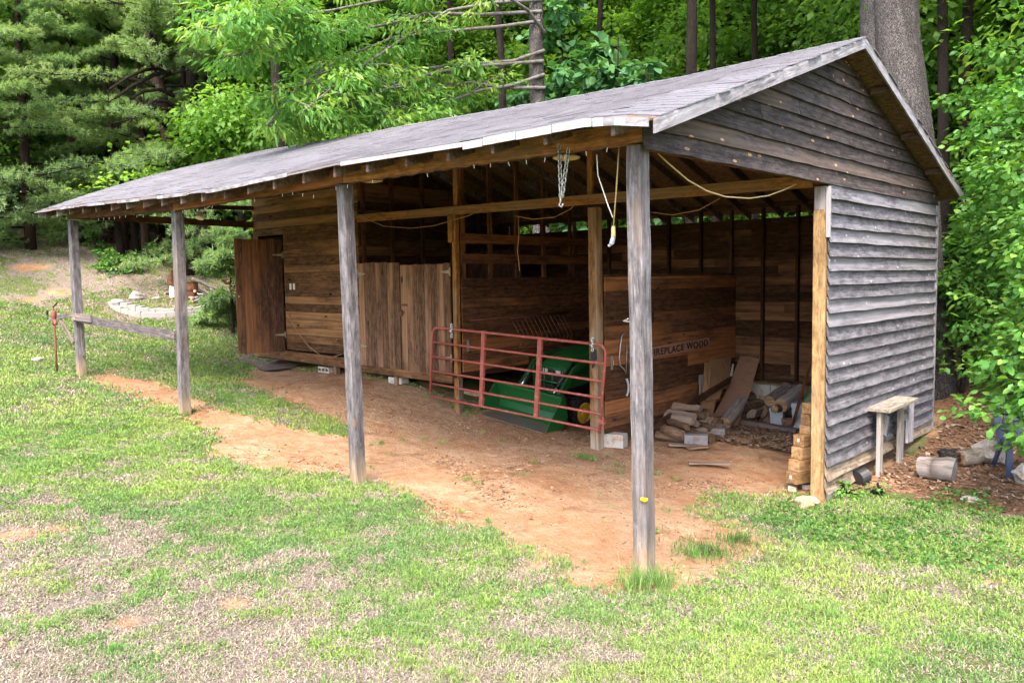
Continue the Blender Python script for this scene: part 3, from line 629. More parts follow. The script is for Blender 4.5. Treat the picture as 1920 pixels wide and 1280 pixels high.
# ---- back wall
bw = MB(); z = .62; nb = 0
while z < 3.5:
    h = random.uniform(.135, .19); h = min(h, 3.6-z)
    cutx = sorted([-13.0, -.02]+[random.uniform(-12, -1) for _ in range(3)])
    for i in range(len(cutx)-1): bw.board((cutx[i], DY+.012+.004*(nb % 2), z+h/2), (cutx[i+1]-.004, DY+.012+.004*(nb % 2), z+h/2), h+.004, .022, segs=4, wav=.003)
    z += h; nb += 1
obj('back_wall', bw, M['inner_dark'], shed)
bp = MB(); bp.board((-13, DY-.045, 3.75), (-.02, DY-.045, 3.75), .085, .09, rnd=.5); obj('wall_plate', bp, M['inner_dark'], shed)
bs = MB(); bs.board((-3.2, DY-.045, .655), (-.1, DY-.045, .655), .04, .1, rnd=.4); obj('sill_plate', bs, M['inner_dark'], shed)
for xv in (-.78, -1.45, -2.14, -2.77, -3.38, -4.0, -4.69, -5.35, -6.1, -7.0, -7.9, -8.8):
    sb = MB(); sb.board((xv, DY-.045, .66 if xv > -6.2 else .9), (xv, DY-.045, 3.71), .045, .085, (1, 0, 0)); obj('stud', sb, M['inner_dark'], shed)
fw = MB()
for row in range(3):
    x = -6.2+.2*(row % 2)
    while x < -.1:
        x1 = min(x+.395, -.06); fw.box((x, DY-.12, -.02+row*.205), (x1-.008, DY+.06, -.02+row*.205+.198), axis=0); x += .403
obj('block_foundation', fw, M['block'], shed)
fw = MB(); fw.box((-.16, PY+.14, -.32), (.012, PY+.52, -.10)); obj('foundation_block', fw, M['block'], shed)
# ---- tie beam over the stall fronts, its posts and stubs
for a, b in ((-8.87, -6.23), (-6.22, -.16)):
    tm = MB(); za, zb = np.interp([a, b], [-8.9, 0], [3.70, 3.60]); tm.board((a, PY-.02, za), (b, PY-.02, zb), .14, .04, rnd=random.uniform(.55, .8)); obj('tie_beam', tm, M['beam'] if b < -6 else M['beam'], shed)
ep = MB(); ep.board((-3.36, PY+.075, -.2), (-3.38, PY+.075, 3.53), .15, .14, (1, 0, 0), segs=6, wav=.003, rnd=.55, from0=True); obj('stall_post', ep, wood('stall_post_wood', (0.30, 0.16, 0.07), (0.10, 0.05, 0.025), alt=(0.34, 0.25, 0.17), alt_amt=.3, knots=.12, vary=.2, foot=(.40, .33, .26)), shed, bevel=.006)
fp = MB(); fp.board((-6.29, PY+.05, .1), (-6.27, PY+.05, 3.6), .085, .09, (1, 0, 0), segs=4, wav=.002, rnd=.6); obj('stall_post', fp, M['beam'], shed, bevel=.004)
for xv, yv, z0, z1 in ((-3.42, PY+.0, 3.68, 4.85), (-6.22, PY+.0, 3.76, 4.85), (-6.32, PY-.05, 3.15, 3.62)):
    sb = MB(); sb.board((xv, yv+.03, z0), (xv, yv+.03, z1), .09, .04, (1, 0, 0), rnd=.7); obj('stud', sb, M['beam'], shed)
# ---- partitions between the bays
def partition(x, sgn, y0, y1, ztop, name, mat):
    mb = MB(); z = .12 if x > -4 else .95
    while z < ztop-.05:
        h = min(random.uniform(.14, .21), ztop-z); cuts = [y0]+([random.uniform(y0+1, y1-1)] if random.random() < .55 else [])+[y1]
        for i in range(len(cuts)-1): mb.board((x, cuts[i], z+h/2), (x+random.uniform(-.004, .004), cuts[i+1]-.004, z+h/2), h-random.choice([.004, .006, .012]), .026, segs=5, wav=.003)
        z += h
    return obj(name, mb, mat, shed)
partition(-3.275, 1, PY+.16, DY-.1, 2.54, 'stall_partition', M['inner'])
cr = MB(); cr.board((-3.33, PY+.16, 2.556), (-3.33, DY-.1, 2.556), .1, .03, (1, 0, 0), rnd=.4); obj('partition_cap', cr, M['inner_dark'], shed)
for yv in (5.1, 6.4, 7.7):
    sb = MB(); sb.board((-3.33, yv, .12), (-3.33, yv, 2.53), .04, .08, (0, 1, 0)); obj('stud', sb, M['inner_dark'], shed)
PX = -6.2
partition(PX, 1, PY+.1, DY-.1, 2.56, 'stall_partition', M['inner'])
for zc_, hh in ((2.875, .16), (3.22, .16)):
    rb = MB(); rb.board((PX, PY+.1, zc_), (PX, DY-.1, zc_), hh, .03, rnd=random.uniform(.5, .8), segs=4, wav=.003); obj('partition_rail', rb, M['inner'], shed)
for yv in (PY+.2, 4.65, 5.35, 6.1, 6.9, 7.6):
    sb = MB(); sb.board((PX-.055, yv, 1.0), (PX-.055, yv, roofz(PX, yv)-.16), .085, .04, (0, 1, 0), rnd=.6); obj('stud', sb, M['inner'], shed)
# floor joists / skirt of the raised stalls, with the dark crawl space below
sk_ = MB(); sk_.board((-12.75, PY-.03, 1.0), (-8.88, PY-.03, .93), .2, .035, segs=5, wav=.004, rnd=.6); sk_.board((-8.88, PY-.03, .87), (-6.32, PY-.03, .83), .13, .035, rnd=.5)
obj('skirt_board', sk_, M['tack'], shed)
fl = MB(); fl.box((-12.72, PY+.0, .86), (-6.26, DY-.02, .94), rnd=.3, axis=0); obj('stall_floor', fl, M['inner_dark'], shed)
st_ = MB(); st_.board((-8.86, PY+.09, .98), (-6.3, PY+.09, .93), .03, .2, rnd=.5); obj('stall_threshold', st_, M['inner_dark'], shed)
pr_ = MB()
for xv, zz in ((-6.27, .3), (-7.9, .62), (-9.8, .72)): pr_.board((xv, PY+.06, zz-.2), (xv, PY+.06, .86), .09, .09, (1, 0, 0), rnd=.6)
obj('floor_pier', pr_, M['split'], shed)
# ---- tack room: front, far end and inner walls
tk = MB(); z = 1.1; x0t, x1t = -12.72, -8.9
while z < 4.8:
    h = .162; top = roofz(-10.5, PY)-.16
    if z+h > top: h = top-z
    if h < .03: break
    xa = x0t if z > 3.45 else -11.50
    tk.board((xa, PY+.012, z+h/2), (x1t, PY+.012, z+h/2-.012), h-.006, .024, segs=4, wav=.0015)
    if z <= 3.45: tk.board((x0t, PY+.012, z+h/2), (-12.5, PY+.012, z+h/2), h-.006, .024)
    z += h
obj('tack_room_wall', tk, M['tack'], shed)
for xv in (-12.68, -8.93):
    wl = MB(); z = .95
    while z < 5.1:
        yr = [y for y in np.linspace(PY+.03, DY, 90) if roofz(xv, y)-.16 > z+.17]
        if len(yr) > 4: wl.board((xv, yr[0], z+.085), (xv, yr[-1], z+.085), .168, .024, segs=3, wav=.002)
        z += .172
    obj('tack_room_wall', wl, M['inner_dark'], shed)
for yv in (PY+.12, 4.6, 5.4, 6.2, 7.0):
    sb = MB(); sb.board((-8.88, yv, .95), (-8.88, yv, roofz(-8.88, yv)-.16), .085, .04, (0, 1, 0), rnd=.5); obj('stud', sb, M['inner'], shed)
bk = MB(); bk.box((-8.7, 6.4, 1.0), (-7.1, 6.42, 3.1), axis=2); obj('stall_back_panel', bk, M['inner_dark'], shed)
# side beam from the far post back to the tack room
eb = MB(); eb.board((-12.70, .12, 3.83), (-12.70, PY, 3.80), .13, .04, rnd=.35); obj('side_beam', eb, M['inner'], shed)
eb = MB(); eb.board((-12.66, .12, 4.05), (-12.66, PY, 4.16), .09, .03, rnd=.3); obj('side_beam', eb, M['inner_dark'], shed)
# ---- doors
def plankdoor(name, hinge, ang, wid, z0, z1, n, mat, label, th=.03):
    c, s = math.cos(ang), math.sin(ang); d = np.array([c, s, 0.0]); mb = MB()
    w_ = wid/n; nrm = np.array([s, -c, 0])
    for i in range(n):
        gap = .004 if random.random() < .8 else .010; zz = random.uniform(-.012, .012)
        p = np.array(hinge)+d*(w_*(i+.5))
        mb.board((p[0], p[1], z0+zz*.6), (p[0], p[1], z1+zz), w_-gap, th, d, segs=4, wav=.0015)
    o = obj(name, mb, mat, shed); o['label'] = label
    return o, d, nrm
def straphinge(parent, p, d, nrm, L=.21):
    """tee hinge: a plate and a tapering strap"""
    b = MB(); p = np.array(p)+nrm*.004; u = np.array([0, 0, 1.0]); v = np.array(d)
    b.prism([p-u*.07-v*.025, p-u*.07+v*.005, p+u*.07+v*.005, p+u*.07-v*.025], nrm*.006)
    b.prism([p-u*.03+v*.008, p-u*.012+v*L, p+u*.012+v*L, p+u*.03+v*.008], nrm*.006)
    b.tube([p-u*.05+nrm*.006, p+u*.05+nrm*.006], .009, 8)
    obj('hinge', b, M['hinge'], parent)
dth = math.radians(180+76)
o, d, nrm = plankdoor('tack_room_door', (-11.52, PY-.03, 0), dth, .98, 1.06, 3.43, 6, M['door'], 'dark plank door standing open at the far end of the shed')
fn = np.array([math.cos(dth+math.pi/2), math.sin(dth+math.pi/2), 0]); fn = fn if fn@(CAM-np.array([-11.5, 3, 2])) > 0 else -fn
for zz in (1.42, 3.1): straphinge(o, np.array([-11.51, PY-.035, zz])+d*.0+fn*.018, d, fn)
kb = MB(); pk = np.array([-11.52, PY-.03, 2.25])+d*.93+fn*.02; kb.lathe(pk, fn, [(0, .012), (.02, .012), (.025, .022), (.04, .022), (.05, .012)], 12); obj('door_knob', kb, M['galv'], o)
o, d, nrm = plankdoor('stall_door', (-8.86, PY-.03, 0), 0.0, 1.2, .93, 2.86, 7, M['stalldoor'], 'left leaf of the closed stall doors with pale scuffs')
for zz in (1.3, 2.66): straphinge(o, (-8.85, PY-.047, zz), np.array([1.0, 0, 0]), np.array([0, -1.0, 0]), .2)
o2, d, nrm = plankdoor('stall_door', (-7.63, PY-.03, 0), 0.0, 1.30, .90, 2.80, 8, M['stalldoor'], 'right leaf of the closed stall doors')
for zz in (1.2, 2.66): straphinge(o2, (-6.33, PY-.047, zz), np.array([-1.0, 0, 0]), np.array([0, -1.0, 0]), .2)
lt = MB(); lt.box((-7.72, PY-.06, 2.07), (-7.45, PY-.046, 2.11)); lt.box((-7.6, PY-.09, 1.90), (-7.57, PY-.046, 2.0)); lt.tube([(-7.66, PY-.07, 1.97), (-7.6, PY-.085, 1.93), (-7.53, PY-.07, 1.96)], .014, 6); obj('latch', lt, M['rust'], o2)
for xx in (-11.27, -11.14):                                      # switch plates on the tack room wall
    b = MB(); b.box((xx-.032, PY-.012, 2.37), (xx+.032, PY-.0005, 2.50)); b.box((xx-.006, PY-.022, 2.42), (xx+.006, PY-.012, 2.45)); obj('switch_plate', b, M['white'], shed)
# ---- hitching rail between the two far posts, with its bracket
pa, pb = postx(3, 1.93), postx(2, 1.74)
hr = MB(); hr.board((pa[0]+.05, -.02, 1.93), (pb[0]-.04, -.02, 1.735), .145, .036, segs=6, wav=.003, rnd=.35); hr.board((pa[0]+.06, -.06, 1.95), (pa[0]+1.0, -.06, 1.93), .13, .035, rnd=.9)
obj('hitching_rail', hr, wood('peeling_rail', (.17, .145, .145), (.05, .042, .045), alt=(.16, .13, .13), alt_amt=.3, scuff=(.62, .40, .16), scuff_amt=.45, vary=.3), shed)
br = MB(); br.board((pa[0]-.02, -.03, 1.98), (pa[0]-1.02, -.1, 1.88), .07, .036, rnd=.6); br.board((pa[0]-.6, -.06, 1.9), (pa[0]-.05, -.02, 1.45), .06, .03, rnd=.9); br.board((pa[0]+.1, .09, 1.9), (pa[0]+.1, .09, 1.2), .06, .04, (1, 0, 0), rnd=.2)
obj('rail_bracket', br, M['post'], shed)
bh = MB(); bh.tube([(pa[0]-1.0, -.1, 1.9), (pa[0]-1.1, -.1, 1.88), (pa[0]-1.14, -.1, 1.96), (pa[0]-1.10, -.1, 2.04)], .018, 8); obj('hook', bh, M['dark_metal'], shed)

# ================================================================== THINGS
def V3(*a): return np.array(a, float)
def single(name, mb, mat, label, cat, group=None, **kw):
    return tag(obj(name, mb, mat, **kw), label, cat, group)
# ---- farm gate leaning across the tractor bay
GY = PY-.14
gate = thing('farm_gate', 'faded red tubular metal gate with six rails across the tractor bay', 'gate', (-4.9, GY, .3))
L_ = [onY(811, y, GY) for y in (613, 641, 668, 695, 719, 743)]; R_ = [onY(x, y, GY) for x, y in ((1137, 647), (1134, 682), (1132, 715), (1129, 746), (1127, 776), (1124, 806))]
fr = MB(); ar = .16
a0, a1, b0, b1 = L_[0], R_[0], onY(807, 735, GY), onY(1124, 812, GY)
ud = (a1-a0)/np.linalg.norm(a1-a0); dl = (b0-a0)/np.linalg.norm(b0-a0); dr = (b1-a1)/np.linalg.norm(b1-a1)
def corner(c, da, db, r, n=6):
    p, q = c+da*r, c+db*r; return [(1-t)**2*p+2*t*(1-t)*c+t*t*q for t in np.linspace(0, 1, n)]
fr.tube([b0]+corner(a0, dl, ud, ar)+corner(a1, -ud, dr, ar)+[b1], .021, 10)
obj('gate_frame', fr, M['gate_red'], gate, smooth=True)
for i in range(1, 6):
    t = MB(); e = (R_[i]-L_[i]); t.tube([L_[i]+e*.0, L_[i]+e*.33, L_[i]+e*.66, R_[i]], .0185, 10); obj('rail', t, M['gate_red'], gate, smooth=True)
for xt, xb_, yt, yb_ in ((906, 901, 620, 762), (1012, 1004, 632, 784)):
    p, q = onY(xt, yt, GY-.012), onY(xb_, yb_, GY-.012); br = MB()
    br.board(p, q, .075, .008, (1, 0, 0), rnd=.5); br.board(p+V3(-.036, .02, 0), q+V3(-.036, .02, 0), .006, .04, (1, 0, 0)); br.board(p+V3(.036, .02, 0), q+V3(.036, .02, 0), .006, .04, (1, 0, 0))
    obj('brace', br, M['gate_red'], gate)
hl = MB(); p = onY(1126, 790, GY); hl.box(p+V3(-.03, -.02, -.03), p+V3(.07, .02, .03)); hl.tube([p+V3(.05, 0, -.07), p+V3(.05, 0, .07)], .013, 8); obj('hinge_lug', hl, M['gate_red'], gate)
def chain(p0, p1, link, wire, n=None):
    """real interlocking oval links from p0 to p1"""
    mb = MB(); p0 = np.array(p0); p1 = np.array(p1); L = np.linalg.norm(p1-p0); d = (p1-p0)/L; n = max(2, int(L/(link*.72)))
    h = V3(1, 0, 0) if abs(d[0]) < .8 else V3(0, 1, 0); u = np.cross(d, h); u /= np.linalg.norm(u); v = np.cross(d, u)
    for i in range(n):
        c = p0+d*L*(i+.5)/n; s = u if i % 2 else v; pts = []
        for k_ in range(13):
            a = 2*math.pi*k_/12; pts.append(c+d*math.cos(a)*link*.5+s*math.sin(a)*link*.3)
        mb.tube(pts, wire, 5, cap=False)
    return mb
for nm, top, bot in (('left', (846, 606), (847, 634)), ('right', (1110, 632), (1111, 658))):
    mb = chain(onY(*top, GY-.03), onY(*bot, GY-.03), .055, .007); c = onY(top[0], top[1]+10, GY)
    mb.tube([c+V3(math.sin(a)*.035, math.cos(a)*.05, math.cos(a)*.04) for a in np.linspace(0, 6.28, 12)], .008, 5, cap=False)
    single('gate_chain', mb, M['chrome'], 'short bright chain looped round the gate top rail beside the %s' % ('stall doors' if nm == 'left' else 'middle post'), 'chain', 'chains holding the gate', smooth=True)
hb_ = MB(); c = onY(1112, 668, PY-.02); hb_.prism([c+V3(-.05, 0, -.06), c+V3(.06, 0, -.05), c+V3(.05, 0, .09), c+V3(.0, 0, .12), c+V3(-.05, 0, .06)], (0, .014, 0)); hb_.tube([c+V3(.02, -.01, -.05), c+V3(.05, -.04, -.12), c+V3(.02, -.04, -.16), c+V3(0, -.02, -.12)], .008, 6)
single('gate_latch', hb_, M['dark_metal'], 'dark iron latch plate with hook on the middle post', 'latch')

# ---- compact tractor with front loader
tx, ty = -5.37, 4.12; tg = H(tx, ty)-.0; tyaw = math.radians(-2)
trac = thing('compact_tractor', 'green compact tractor with front loader bucket parked nose-out behind the red gate', 'tractor', (tx, ty, tg))
ct, stt = math.cos(tyaw), math.sin(tyaw)
def T(x, y, z): return V3(tx+ct*x-stt*y, ty+stt*x+ct*y, tg+z-.10*x)            # tractor frame: x across, y rearwards from the bucket lip
T0 = T
def Tbox(mb, lo, hi, **kw): mb.hexa([T(lo[0], lo[1], lo[2]), T(hi[0], lo[1], lo[2]), T(hi[0], hi[1], lo[2]), T(lo[0], hi[1], lo[2])], [T(lo[0], lo[1], hi[2]), T(hi[0], lo[1], hi[2]), T(hi[0], hi[1], hi[2]), T(lo[0], hi[1], hi[2])])
W2 = .78
def Tprof(mb, prof, x0, x1): mb.prism([T(x0, y, z) for y, z in prof], T(x1, 0, 0)-T(x0, 0, 0))
bk_ = MB()
shell = [(0, .012), (.40, .03), (.52, .09), (.56, .2), (.50, .47), (.47, .50)]
outer = [(0, .0), (.41, .0), (.54, .07), (.585, .2), (.525, .48), (.47, .515)]
for i in range(1, len(shell)-1): bk_.hexa([T(-W2, *outer[i]), T(W2, *outer[i]), T(W2, *outer[i+1]), T(-W2, *outer[i+1])], [T(-W2, *shell[i]), T(W2, *shell[i]), T(W2, *shell[i+1]), T(-W2, *shell[i+1])])
for s in (-1, 1): Tprof(bk_, [(.03, .0), (.41, .0), (.54, .07), (.585, .2), (.525, .50), (.44, .50), (.10, .10)], s*W2-.012, s*W2+.012)
Tbox(bk_, (-W2, .44, .49), (W2, .53, .53)); Tbox(bk_, (-.5, .57, .18), (-.43, .68, .46)); Tbox(bk_, (.43, .57, .18), (.5, .68, .46))
bucket = obj('bucket', bk_, M['green'], trac, bevel=.004)
bl = MB(); bl.hexa([T(-W2, -.02, .0), T(W2, -.02, .0), T(W2, .41, .002), T(-W2, .41, .002)], [T(-W2, -.02, .014), T(W2, -.02, .014), T(W2, .40, .032), T(-W2, .40, .032)]); obj('cutting_edge', bl, M['bucketfloor'], bucket)
for s in (-1, 1):
    am = MB(); X0 = s*.33
    X0 = s*.46; P_ = [T(X0, .64, .28), T(X0, .80, .50), T(s*.46, 1.15, .86), T(s*.46, 1.45, .96), T(s*.46, 2.0, 1.0)]
    for i in range(len(P_)-1): am.board(P_[i]-(P_[i+1]-P_[i])*.04, P_[i+1], .11, .055, (0, 0, 1), rnd=.5)
    obj('loader_arm', am, M['green'], trac, bevel=.006)
    cy = MB(); cy.tube([T(s*.38, .66, .44), T(s*.38, .92, .74)], .018, 10); cyl = obj('hydraulic_cylinder', cy, M['chrome'], trac, smooth=True)
    c2 = MB(); c2.tube([T(s*.38, .84, .65), T(s*.39, 1.22, .95)], .032, 10); obj('cylinder_barrel', c2, M['black'], cyl, smooth=True)
    ho = MB(); ho.tube([T(s*.42, .74, .56), T(s*.35, .82, .62), T(s*.41, 1.0, .80), T(s*.32, 1.35, 1.0), T(s*.3, 1.8, .9)], .011, 6); obj('hydraulic_hose', ho, M['black'], trac, smooth=True)
    tw = MB(); Tbox(tw, (s*.46-.04, 1.9, .35), (s*.46+.04, 2.06, 1.06)); obj('loader_tower', tw, M['green'], trac)
hd = MB()                                                        # hood: rounded wedge, sloping to the nose
sec = []
for y, zt, wd, zb in ((1.10, .84, .29, .52), (1.14, .91, .31, .50), (1.5, 1.03, .33, .54), (1.95, 1.13, .34, .6), (2.12, 1.15, .34, .64)):
    sec.append([T(-wd, y, zb), T(-wd, y, zt-.10), T(-wd*.9, y, zt-.03), T(-wd*.6, y, zt), T(0, y, zt+.015), T(wd*.6, y, zt), T(wd*.9, y, zt-.03), T(wd, y, zt-.10), T(wd, y, zb)])
vs = [p for s_ in sec for p in s_]; fs = [(i*9+j, i*9+j+1, (i+1)*9+j+1, (i+1)*9+j) for i in range(4) for j in range(8)]+[tuple(range(8, -1, -1)), tuple(36+j for j in range(9))]
hd.add(vs, fs); hood = obj('hood', hd, M['green'], trac, smooth=True)
gr_ = MB(); Tbox(gr_, (-.27, 1.085, .52), (.27, 1.11, .79)); obj('grille', gr_, M['black'], hood)
for s in (-1, 1):
    h_ = MB(); Tbox(h_, (s*.15-.055, 1.066, .72), (s*.15+.055, 1.084, .80)); obj('headlight', h_, M['glass'], hood, bevel=.008)
    ys = MB(); ys.hexa([T(s*.329, 1.5, .86), T(s*.336, 1.5, .86), T(s*.347, 2.05, .95), T(s*.339, 2.05, .95)], [T(s*.329, 1.5, .90), T(s*.336, 1.5, .90), T(s*.347, 2.05, 1.01), T(s*.339, 2.05, 1.01)]); obj('side_stripe', ys, M['yellow'], hood)
gg = MB()                                                        # brush guard
for pts in ([T(-.34, 1.0, .3), T(-.34, .98, .82), T(-.30, .98, .87), T(.30, .98, .87), T(.34, .98, .82), T(.34, 1.0, .3)], [T(-.34, .99, .60), T(.34, .99, .60)], [T(-.34, .99, .42), T(.34, .99, .42)]): gg.tube(pts, .018, 8)
for xx in (-.09, .09): gg.tube([T(xx, .985, .42), T(xx, .985, .87)], .01, 6)
obj('grille_guard', gg, M['green'], trac, smooth=True)
fm = MB(); Tbox(fm, (-.14, 1.0, .30), (.14, 2.9, .55)); Tbox(fm, (-.5, 1.2, .10), (.5, 1.27, .18)); Tbox(fm, (-.6, 2.55, .38), (.6, 2.65, .48)); obj('chassis', fm, M['black'], trac)
def wheel(x, y, r, wd, dz=0.0):
    tr = MB(); s = 1 if x > 0 else -1; T = lambda a, b, c_: T0(a, b, c_+dz)
    tr.lathe(T(x-wd/2, y, r), T(1, 0, 0)-T(0, 0, 0), [(0, r*.62), (.0, r*.86), (wd*.15, r*.97), (wd*.5, r), (wd*.85, r*.97), (wd, r*.86), (wd, r*.62)], 28)
    n = 18
    for i in range(n):
        a = 2*math.pi*i/n
        for sd in (-1, 1):
            c = lambda q, xo, rr: T(x+xo, y+math.cos(q)*rr, r+math.sin(q)*rr)
            a2 = a+(.5*2*math.pi/n if sd > 0 else 0); tr.board(c(a2, sd*.01, r*1.0), c(a2+.18, sd*wd*.5, r*.955), .022*r/.28, .035, T(0, math.cos(a2), math.sin(a2))-T(0, 0, 0), rnd=.5)
    w_ = obj('wheel', tr, M['rubber'], trac)
    rm = MB(); rm.lathe(T(x+s*wd*.5, y, r), (T(1, 0, 0)-T(0, 0, 0))*s, [(0, r*.68), (0.014, r*.67), (.02, r*.59), (.005, r*.53), (.004, r*.30), (.022, r*.26), (.026, r*.03)], 24); obj('rim', rm, M['yellow'], w_, smooth=False)
for s in (-1, 1): wheel(s*.52, 1.22, .27, .19, -.13); wheel(s*.62, 2.6, .42, .28)
for s in (-1, 1):
    fd = MB()
    for i in range(8):
        a, b = math.pi*(.05+i/8*.8), math.pi*(.05+(i+1)/8*.8); f_ = lambda q, rr: (2.6-math.cos(q)*rr, .40+math.sin(q)*rr)
        Tprof(fd, [f_(a, .45), f_(b, .45), f_(b, .47), f_(a, .47)], s*.42, s*.78)
    obj('fender', fd, M['green'], trac)
se = MB(); Tbox(se, (-.24, 2.45, .78), (.24, 2.9, .90)); Tbox(se, (-.23, 2.86, .88), (.23, 2.96, 1.25)); obj('seat', se, M['yellow'], trac, bevel=.03)
sw = MB(); sw.tube([T(0, 2.12, 1.0), T(0, 2.3, 1.22)], .02, 8); sw.tube([T(math.cos(a)*.18, 2.3+math.sin(a)*.14, 1.22+math.sin(a)*-.11+.0) for a in np.linspace(0, 6.283, 20)], .014, 6, cap=False); obj('steering_wheel', sw, M['black'], trac, smooth=True)
ro = MB(); ro.tube([T(-.4, 3.0, .5), T(-.4, 3.05, 1.75), T(-.33, 3.05, 1.82), T(.33, 3.05, 1.82), T(.4, 3.05, 1.75), T(.4, 3.0, .5)], .03, 8); obj('roll_bar', ro, M['greendark'], trac, smooth=True)

# ---- hay rack and long rod on the left partition of the tractor bay
RX = PX+.02
hk_ = MB(); a, b = onX(958, 597, RX+.03), onX(1053, 588, RX+.03)
hk_.tube([a, b], .012, 6); hk_.tube([a+V3(.0, 0, -.55), b+V3(.0, 0, -.5)], .01, 6)
for i in range(13):
    t = i/12; p = a+(b-a)*t; hk_.tube([p, p+V3(.10, .03, -.18), p+V3(.22, .05, -.40), p+V3(.16, .03, -.54), p+V3(.02, 0, -.56)], .008, 5)
single('hay_rack', hk_, M['rust'], 'rusty curved wire hay rack on the plank wall above the tractor', 'hay rack', smooth=True)
rd = MB(); rd.tube([onX(882, 601, RX+.05), onX(1068, 584, RX+.05)], .012, 6); single('wall_rod', rd, M['rust'], 'long thin rusty rod fixed along the plank wall beside the tractor', 'rod', smooth=True)
for (px_, py_, X_, lab_) in ((877, 648, RX, 'small pale metal hasp on the plank wall behind the gate left end'), (1147, 680, -3.255, 'small pale metal hasp on the plank wall right of the gate')):
    hs = MB(); c = onX(px_, py_, X_); hs.box(c+V3(0, -.025, -.10), c+V3(.006, .025, .10)); hs.tube([c+V3(.006, 0, -.06), c+V3(.03, 0, -.03), c+V3(.03, 0, .03), c+V3(.006, 0, .06)], .006, 5); single('hasp', hs, M['galv'], lab_, 'hasp')
# ---- tools hung on the firewood side of the partition
WX = -3.255
cs = MB(); pts = [onX(x, y, WX+.03) for x, y in ((1172, 622), (1166, 630), (1163, 650), (1161, 672), (1163, 685), (1170, 692), (1174, 700))]
cs.tube(pts, [.010, .012, .013, .013, .012, .010, .006], 7); cs.tube([onX(1174, 700, WX+.03), onX(1176, 640, WX+.03)], .006, 5); single('bow_saw', cs, M['galv'], 'curved pale steel bow saw hung on the dark plank wall', 'saw', smooth=True)
ct_ = MB(); c = onX(1178, 672, WX); ct_.box(c+V3(0, -.03, -.06), c+V3(.03, .03, .08)); ct_.tube([c+V3(.02, 0, .02), c+V3(.06, .03, -.04), c+V3(.03, .02, -.1)], .012, 6); single('wall_bracket', ct_, M['rust'], 'small rusty bracket on the plank wall beside the bow saw', 'bracket')
sb_ = MB(); c = onX(1175, 722, WX+.02); sb_.tube([c+V3(0, 0, .1), c+V3(.03, .01, 0), c+V3(.02, .01, -.1), c+V3(0, 0, -.16)], .018, 6); single('hanging_strap', sb_, M['bin'], 'dull blue strap hanging low on the plank wall behind the near post', 'strap')
# ---- the painted sign
sa, sb2 = onX(1221, 663, WX+.016), onX(1329, 641, WX+.016)
sign = thing('wood_sign', 'narrow board sign painted FIREPLACE WOOD on the dark partition', 'sign', tuple(sa))
sg = MB(); s0 = sa+V3(0, -.10, .01); s1 = sb2+V3(0, .0, 0); sg.board(s0, s1, .165, .022, (0, 0, 1), segs=8, wav=.006, rnd=.75); obj('sign_board', sg, wood('sign_wood', (.21, .11, .07), (.09, .042, .027), alt=(.33, .175, .12), alt_amt=.4, vary=.1), sign)
fc = bpy.data.curves.new('sign_text', 'FONT'); fc.body = 'FIREPLACE WOOD'; fc.size = .155; fc.extrude = .003; fc.offset = .003; fc.space_character = 1.12
fo = bpy.data.objects.new('sign_text', fc); COL.objects.link(fo); bpy.context.view_layer.update()
tme = bpy.data.meshes.new_from_object(fo.evaluated_get(bpy.context.evaluated_depsgraph_get())); bpy.data.objects.remove(fo)
tv = np.array([v.co[:] for v in tme.vertices]); ln = np.linalg.norm(s1-s0)-.12; kx = ln/(tv[:, 0].max()-tv[:, 0].min()); dirv = (s1-s0)/np.linalg.norm(s1-s0)
wv_ = np.sin(tv[:, 0]*9)*.006
for v, p, wq in zip(tme.vertices, tv, wv_):
    q = s0+dirv*(.06+(p[0]-tv[:, 0].min())*kx)+V3(.0145+p[2], 0, -.055+p[1]*.98+wq)-sa; v.co = q
tme.materials.clear(); tme.materials.append(M['letter']); tm_ = bpy.data.objects.new('lettering', tme); COL.objects.link(tm_); tm_.parent = sign

# ---- chains, cords, string lights, ceiling lamps under the eave
for dx in (0.0, .055):
    mb = chain(V3(-.885+dx*1.9, .015, 3.70-dx*.9), V3(-.875+dx*.2, .02, 3.235), .058, .0065)
    if dx == 0: mb.tube([V3(-.88, .02, 3.25), V3(-.88, .02, 3.20), V3(-.90, .02, 3.17), V3(-.87, .02, 3.15), V3(-.85, .02, 3.18)], .008, 6)
    single('hanging_chain', mb, M['galv'], 'grey chain hanging from the eave beam with a hook at its end' if dx == 0 else 'second strand of grey chain beside the hooked one', 'chain', 'chains hung from the eave beam', smooth=True)
def sag(p0, p1, s, n=14): return [p0+(p1-p0)*t+V3(0, 0, -4*s*t*(1-t)) for t in np.linspace(0, 1, n)]
ec = MB(); c0, c1, c2 = onY(1161, 272, .16), onY(1156, 350, .16), onY(1150, 428, .16); ec.tube([c0, c1, c2], .006, 6)
ecord = thing('extension_cord', 'pale yellow extension cord hanging with its socket end beside the near post', 'cord', tuple(c0)); obj('cable', ec, M['cream'], ecord, smooth=True)
so = MB(); so.lathe(c2+V3(0, 0, .02), (0, 0, -1), [(0, .010), (.02, .018), (.09, .020), (.1, .017)], 12); obj('socket', so, M['cream'], ecord, smooth=True)
pg = MB(); pg.lathe(c2+V3(0, 0, -.075), (-.35, 0, -1), [(0, .018), (.03, .022), (.06, .02)], 10); pg.tube([c2+V3(-.0, 0, -.12), c2+V3(-.05, 0, -.15)], .012, 6); obj('plug', pg, M['bin'], ecord)
wc = MB(); wc.tube([onY(*p, .10) for p in ((1119, 290), (1120, 310), (1121, 328), (1130, 355), (1140, 385), (1149, 408))], .005, 5)
single('hanging_wire', wc, M['white'], 'thin white wire hanging in a slack curve left of the yellow cord', 'wire', smooth=True)
